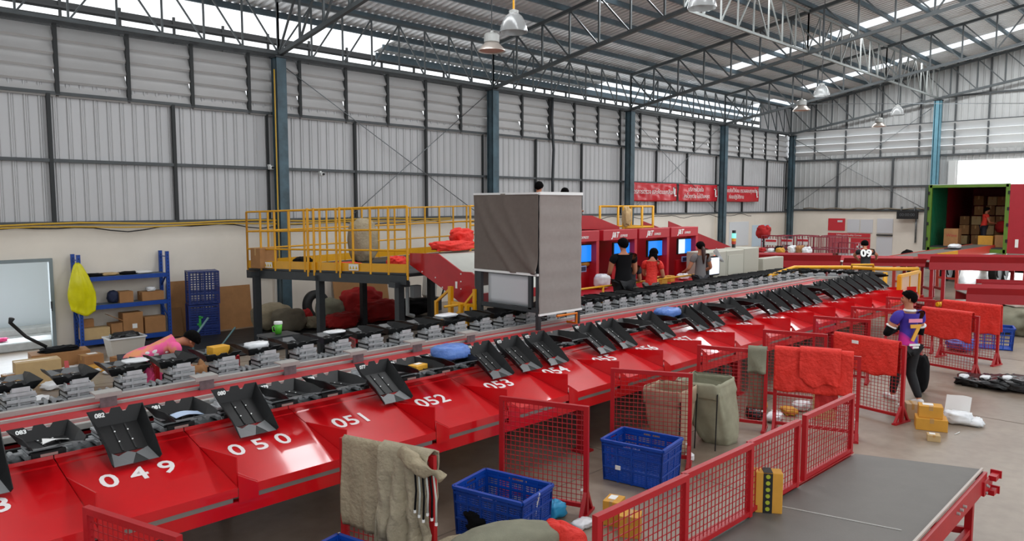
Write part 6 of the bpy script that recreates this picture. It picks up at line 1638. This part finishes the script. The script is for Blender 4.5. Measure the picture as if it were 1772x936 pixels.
    top = skinmesh('shirt', S, SE, 'chest', shirt, r, 2)
    Tt = {'pelvis': (P['pelvis'][0]+Vector((0, 0, .01*H)), (.082*H*w_, .066*H))}; TE = []
    for nm in 'lr':
        for k in ('hp', 'th', 'kn', 'ca'): Tt[k+nm] = grow(k+nm, .010)
        Tt['an'+nm] = (P['an'+nm][0]+Vector((0, 0, .015*H)), .030*H)
        TE += [('pelvis', 'hp'+nm), ('hp'+nm, 'th'+nm), ('th'+nm, 'kn'+nm), ('kn'+nm, 'ca'+nm), ('ca'+nm, 'an'+nm)]
    skinmesh('trousers', Tt, TE, 'pelvis', trousers, r, 1)
    for nm in 'lr':
        a = P['an'+nm][0]; fd = Vector(pose.get('toe_'+nm, (1, 0, 0))).normalized()
        b = blob((0, 0, 0), (.165*H, .066*H, .062*H), 2, .05, 2, 16, 10, .75); o = b.build('shoe', shoe or M_rub, r, smooth=True)
        o.location = a+fd*.035*H+Vector((0, 0, -.012*H)); o.rotation_euler = (0, -math.asin(max(-1, min(1, fd.z))), math.atan2(fd.y, fd.x))
    # hair: a cap over the skull, longer at the back when asked
    b = MB(); n = 22; nv = 14; vs = []; fs = []
    ax = (P['crown'][0]-P['head0'][0]).normalized(); fwd = Vector((cb*cf, sf_, -sb)); fwd = (fwd-ax*fwd.dot(ax)).normalized(); lf = ax.cross(fwd)
    c0 = P['head'][0]+ax*.014*H-fwd*.004*H
    for j in range(nv+1):
        for i in range(n):
            th = 2*math.pi*i/n; back = (1-math.cos(th))/2     # 0 at the face, 1 at the nape
            lim = 1.0+1.5*back**.8+.12*noise.noise(Vector((math.cos(th)*5, math.sin(th)*5, 2)))
            ph = lim*j/nv; rr_ = 1+.10*noise.noise(Vector((math.cos(th)*5, math.sin(th)*5, ph*6)))
            vs.append(c0+(fwd*math.cos(th)*.066+lf*math.sin(th)*.060)*H*math.sin(ph)*rr_+ax*.062*H*math.cos(ph)*rr_)
    for j in range(nv):
        for i in range(n): q = (i+1) % n; fs.append((j*n+i, (j+1)*n+i, (j+1)*n+q, j*n+q))
    b.add(vs, fs); b.build('hair', M_hair, r, smooth=True, solid=.006*H)
    if hair == 'pony':
        b = MB(); a = P['head'][0]; b.tube([a-Vector((.055, 0, -.0))*H, a-Vector((.09, 0, .05))*H, a-Vector((.085, 0, .15))*H, a-Vector((.08, .01, .24))*H], [.022*H, .03*H, .024*H, .008*H], 10); b.build('ponytail', mat('brown_hair', '#3a2018', .5), r, smooth=True)
    if hair == 'long':
        b = blob((0, 0, 0), (.09*H, .13*H, .17*H), 3, .1, 3, 16, 12, .9); o = b.build('long_hair', M_hair, r, smooth=True); o.location = P['head'][0]-Vector((.03, 0, .05))*H
    return r, P, top
STAND = dict(knee_l=(.01, .055, .28), knee_r=(.01, -.055, .28), ankle_l=(-.01, .06, .035), ankle_r=(-.01, -.06, .035))
def pose(**k): d = dict(STAND); d.update(k); return d

# jersey worker walking away to the left, arms folded before him
M_jer = None
mt = bpy.data.materials.new('purple_pink_jersey'); mt.use_nodes = True; nt = mt.node_tree; bs = nt.nodes['Principled BSDF']; bs.inputs['Roughness'].default_value = .7
tc = nt.nodes.new('ShaderNodeTexCoord'); sx_ = nt.nodes.new('ShaderNodeSeparateXYZ'); nt.links.new(tc.outputs['Object'], sx_.inputs[0])
mth = nt.nodes.new('ShaderNodeMath'); mth.operation = 'MULTIPLY_ADD'; mth.inputs[1].default_value = -.9; nt.links.new(sx_.outputs['Y'], mth.inputs[0]); nt.links.new(sx_.outputs['Z'], mth.inputs[2])
cr = nt.nodes.new('ShaderNodeValToRGB'); cr.color_ramp.interpolation = 'LINEAR'; el_ = cr.color_ramp.elements
el_[0].position = .93; el_[0].color = lin('#d42a9a'); el_[1].position = 1.02; el_[1].color = lin('#3b2a9c')
e3 = el_.new(.99); e3.color = lin('#9a2fa5'); nt.links.new(mth.outputs[0], cr.inputs[0]); nt.links.new(cr.outputs[0], bs.inputs['Base Color'])
JL = on_z(1566, 696, 0); JR = math.radians(52)
J, JP, Jt = person((JL.x, JL.y, 0), JR, 1.72, 'man in purple and pink football jersey number 7 walking past the mesh panels', mt, mat('black_trousers', '#121216', .8),
    pose(elbow_l=(.05, .17, .625), wrist_l=(.15, .02, .635), elbow_r=(.05, -.16, .625), wrist_r=(.16, -.01, .655), knee_l=(.07, .05, .285), ankle_l=(.11, .05, .035), knee_r=(.02, -.05, .28), ankle_r=(-.12, -.05, .045), toe_r=(1, 0, -.35), turn=math.radians(62)),
    shoe=mat('white_shoe', '#dcdcda', .5))
b = MB(); b.tube([JP['ual'][0].lerp(JP['ell'][0], .25), JP['ell'][0], JP['wrl'][0]], [.066, .058, .038], 12); b.build('black_sleeve', M_blackcl, J, smooth=True)
b = MB(); b.tube([JP['uar'][0].lerp(JP['elr'][0], .25), JP['elr'][0], JP['wrr'][0]], [.066, .058, .038], 12); b.build('black_sleeve', M_blackcl, J, smooth=True)
for nm in 'lr':
    b = MB(); a = JP['ua'+nm][0]; c = JP['el'+nm][0]; b.tube([a.lerp(c, .2), a.lerp(c, .3)], [.080, .080], 16); b.build('sleeve_cuff', M_white, J, smooth=True)
bx = -.155
text_obj('shirt_number', '7', .34, mat('gold_print', '#e3a63a', .5), J, frame_m((bx, 0, 1.10), (0, -1, 0), (0, 0, 1)), .008, bold=.012)
b = MB(); b.box((bx+.0, 0, 1.30), (.012, .22, .055)); b.build('name_patch', mat('pink_patch', '#e88fae', .6), J)
b = MB(); b.box((bx+.0, .0, .93), (.012, .17, .03)); b.box((bx+.0, -.02, .89), (.012, .10, .03)); b.build('sponsor_patch', M_white, J)
b = MB(); b.lathe([(.085, 0), (.09, .02), (.075, .035)], n=20); o = b.build('collar', M_white, J, smooth=True, solid=.006); o.location = JP['neck0'][0]+Vector((0, 0, .03))
sack('back_pack', (JL.x+.85, JL.y+.02, 0), (.24, .22, .62), M_blackcl, 'dark bag standing on the floor behind the jersey worker', 301, 'bag', amp=.15)

# man in black at the second workstation, back to us
a1 = on_y(1086, 440, 9.0)
person((a1.x, 9.75-.75+.1, .5), math.radians(68), 1.84, 'man in black t-shirt standing with his back to the camera at the workstations', M_blackcl, mat('black_trousers', '#121216', .8),
    pose(elbow_l=(.05, .15, .62), wrist_l=(.17, .08, .60), elbow_r=(.02, -.17, .62), wrist_r=(.13, -.16, .57)), w_=1.28)
# woman in orange-red shirt, head bowed
a2 = on_y(1124, 450, 9.2)
person((a2.x, 9.15, .5), math.radians(20), 1.60, 'woman in orange red t-shirt bowing her head over a parcel at the workstations', M_redcloth, mat('grey_trousers', '#6f6a66', .8),
    pose(elbow_l=(.12, .13, .62), wrist_l=(.24, .04, .60), elbow_r=(.08, -.15, .61), wrist_r=(.22, -.07, .585), head=(.03, 0)), bend=.18, hair='long')
a3 = on_y(1206, 450, 9.2)
person((a3.x, 9.1, .5), math.radians(64), 1.66, 'woman in grey t-shirt with a long brown ponytail, seen from behind', mat('grey_tshirt', '#6f6b6b', .85), mat('charcoal_trousers', '#34353a', .8),
    pose(elbow_l=(.04, .17, .62), wrist_l=(.16, .15, .58), elbow_r=(.02, -.19, .63), wrist_r=(.15, -.14, .57)), hair='pony')
a4 = on_y(1045, 455, 9.9)
person((a4.x-.05, 9.15, .5), math.radians(50), 1.52, 'person in black and white vest between the hood and the man in black, mostly hidden', mat('black_white_vest', '#23242a', .8), mat('beige_trousers', '#a08d74', .8),
    pose(elbow_l=(.05, .15, .62), wrist_l=(.16, .1, .60), elbow_r=(.05, -.15, .62), wrist_r=(.17, -.08, .6)))
# worker with number 09 leaning over the red conveyor
a5 = on_z(1503, 560, 0)
X5, Y5 = 22.6, 8.75; P5 = on_x(1500, 440, 22.6)
st5 = MB(); st5.box((22.55, P5.y, .17), (1.2, 1.4, .34)); setp(st5.build('added_step_box', M_dark), 'low dark step added to raise the worker in number 09', 'step')  # unseen step, added to lift the worker to his head height
W5, PP5, _ = person((22.55, P5.y, .34), math.radians(28), 1.72, 'worker in black and white shirt number 09 bending over the red conveyor', mat('black_jersey', '#17181b', .8), mat('black_trousers', '#121216', .8),
    pose(elbow_l=(.24, .15, .70), wrist_l=(.36, .08, .64), elbow_r=(.22, -.20, .72), wrist_r=(.37, -.22, .66)), bend=.42)
Mb = Matrix.Rotation(.42, 4, 'Y')
o = text_obj('shirt_number', '09', .30, M_white, W5, frame_m(PP5['chest'][0]+Vector((-.155, 0, .06)), (0, -1, 0), (math.sin(.42), 0, math.cos(.42))), .008, bold=.012)
# person working inside the truck
a6 = on_x(1700, 400, 33.6)
person((33.75, a6.y, FZ), math.radians(-60), 1.52, 'worker in orange red shirt handling cartons inside the truck', mat('orange_red_shirt', '#e03a2c', .8), mat('navy_trousers', '#1c2333', .8),
    pose(elbow_l=(.08, .16, .64), wrist_l=(.21, .14, .60), elbow_r=(.08, -.15, .62), wrist_r=(.20, -.10, .60)), bend=.12)
# two workers on the platform behind the hood
dk = MB(); dk.box((15.0, 12.35, 1.74), (1.3, 1.0, .12)); 
for x in (14.5, 15.5): dk.box((x, 12.7, .84), (.1, .1, 1.68))
setp(dk.build('assumed_rear_platform', M_dark), 'assumed dark rear platform behind the grey fabric hood', 'platform')  # deck hidden by the hood, assumed to carry the worker in blue
a7 = on_y(932, 330, 12.4); person((a7.x, 12.4, 1.80), math.radians(20), 1.80, 'worker whose head shows above the left part of the grey hood', mat('orange_red_shirt', '#e03a2c', .8), mat('navy_trousers', '#1c2333', .8),
    pose(elbow_l=(.0, .14, .63), wrist_l=(.05, .13, .50), elbow_r=(.0, -.14, .63), wrist_r=(.05, -.13, .5)))
a8 = on_y(987, 340, 12.1); person((a8.x, 12.3, 1.80), math.radians(10), 1.66, 'worker in blue whose dark hair shows above the right part of the grey hood', mat('blue_shirt', '#2456b8', .8), mat('navy_trousers', '#1c2333', .8),
    pose(elbow_l=(.0, .14, .63), wrist_l=(.05, .13, .50), elbow_r=(.04, -.16, .66), wrist_r=(.16, -.18, .66)))
# person in pink bending behind the far trays
mt = bpy.data.materials.new('pink_orange_print'); mt.use_nodes = True; nt = mt.node_tree; bs = nt.nodes['Principled BSDF']; bs.inputs['Roughness'].default_value = .8
tc = nt.nodes.new('ShaderNodeTexCoord'); vo = nt.nodes.new('ShaderNodeTexNoise'); vo.inputs['Scale'].default_value = 5
cr = nt.nodes.new('ShaderNodeValToRGB'); cr.color_ramp.elements[0].position = .46; cr.color_ramp.elements[0].color = lin('#f0609a'); cr.color_ramp.elements[1].position = .58; cr.color_ramp.elements[1].color = lin('#e8976a')
nt.links.new(tc.outputs['Object'], vo.inputs[0]); nt.links.new(vo.outputs['Fac'], cr.inputs[0]); nt.links.new(cr.outputs[0], bs.inputs['Base Color'])
a9 = on_y(232, 640, 9.8)
sb_ = MB(); sb_.box((a9.x+.05, 9.8, .13), (.9, .5, .26)); setp(sb_.build('added_step_box', M_dark), 'low dark step added to raise the person in the pink shirt', 'step')  # made-up step, added so the bent back shows above the far trays
P9, PP9, T9 = person((a9.x+.0, 9.8, .265), math.radians(-12), 1.66, 'person in pink and orange printed shirt bending low behind the far trays, head down', mt, mat('charcoal_trousers', '#34353a', .8),
    pose(elbow_l=(.34, .12, .50), wrist_l=(.42, .06, .38), elbow_r=(.32, -.13, .48), wrist_r=(.42, -.06, .38), head=(.0, 0)), bend=1.28, w_=1.25)
for k, (dx, dy, s_) in enumerate(((.18, -.17, .10), (.30, -.175, .05), (.08, -.17, .06))):
    b = blob((0, 0, 0), (s_, .02, s_*.8), 5+k, .2, 3, 12, 8, .9); o = b.build('white_print', M_white, P9, smooth=True); o.location = PP9['spine'][0]+Vector((dx-.1, dy+.03, .03))
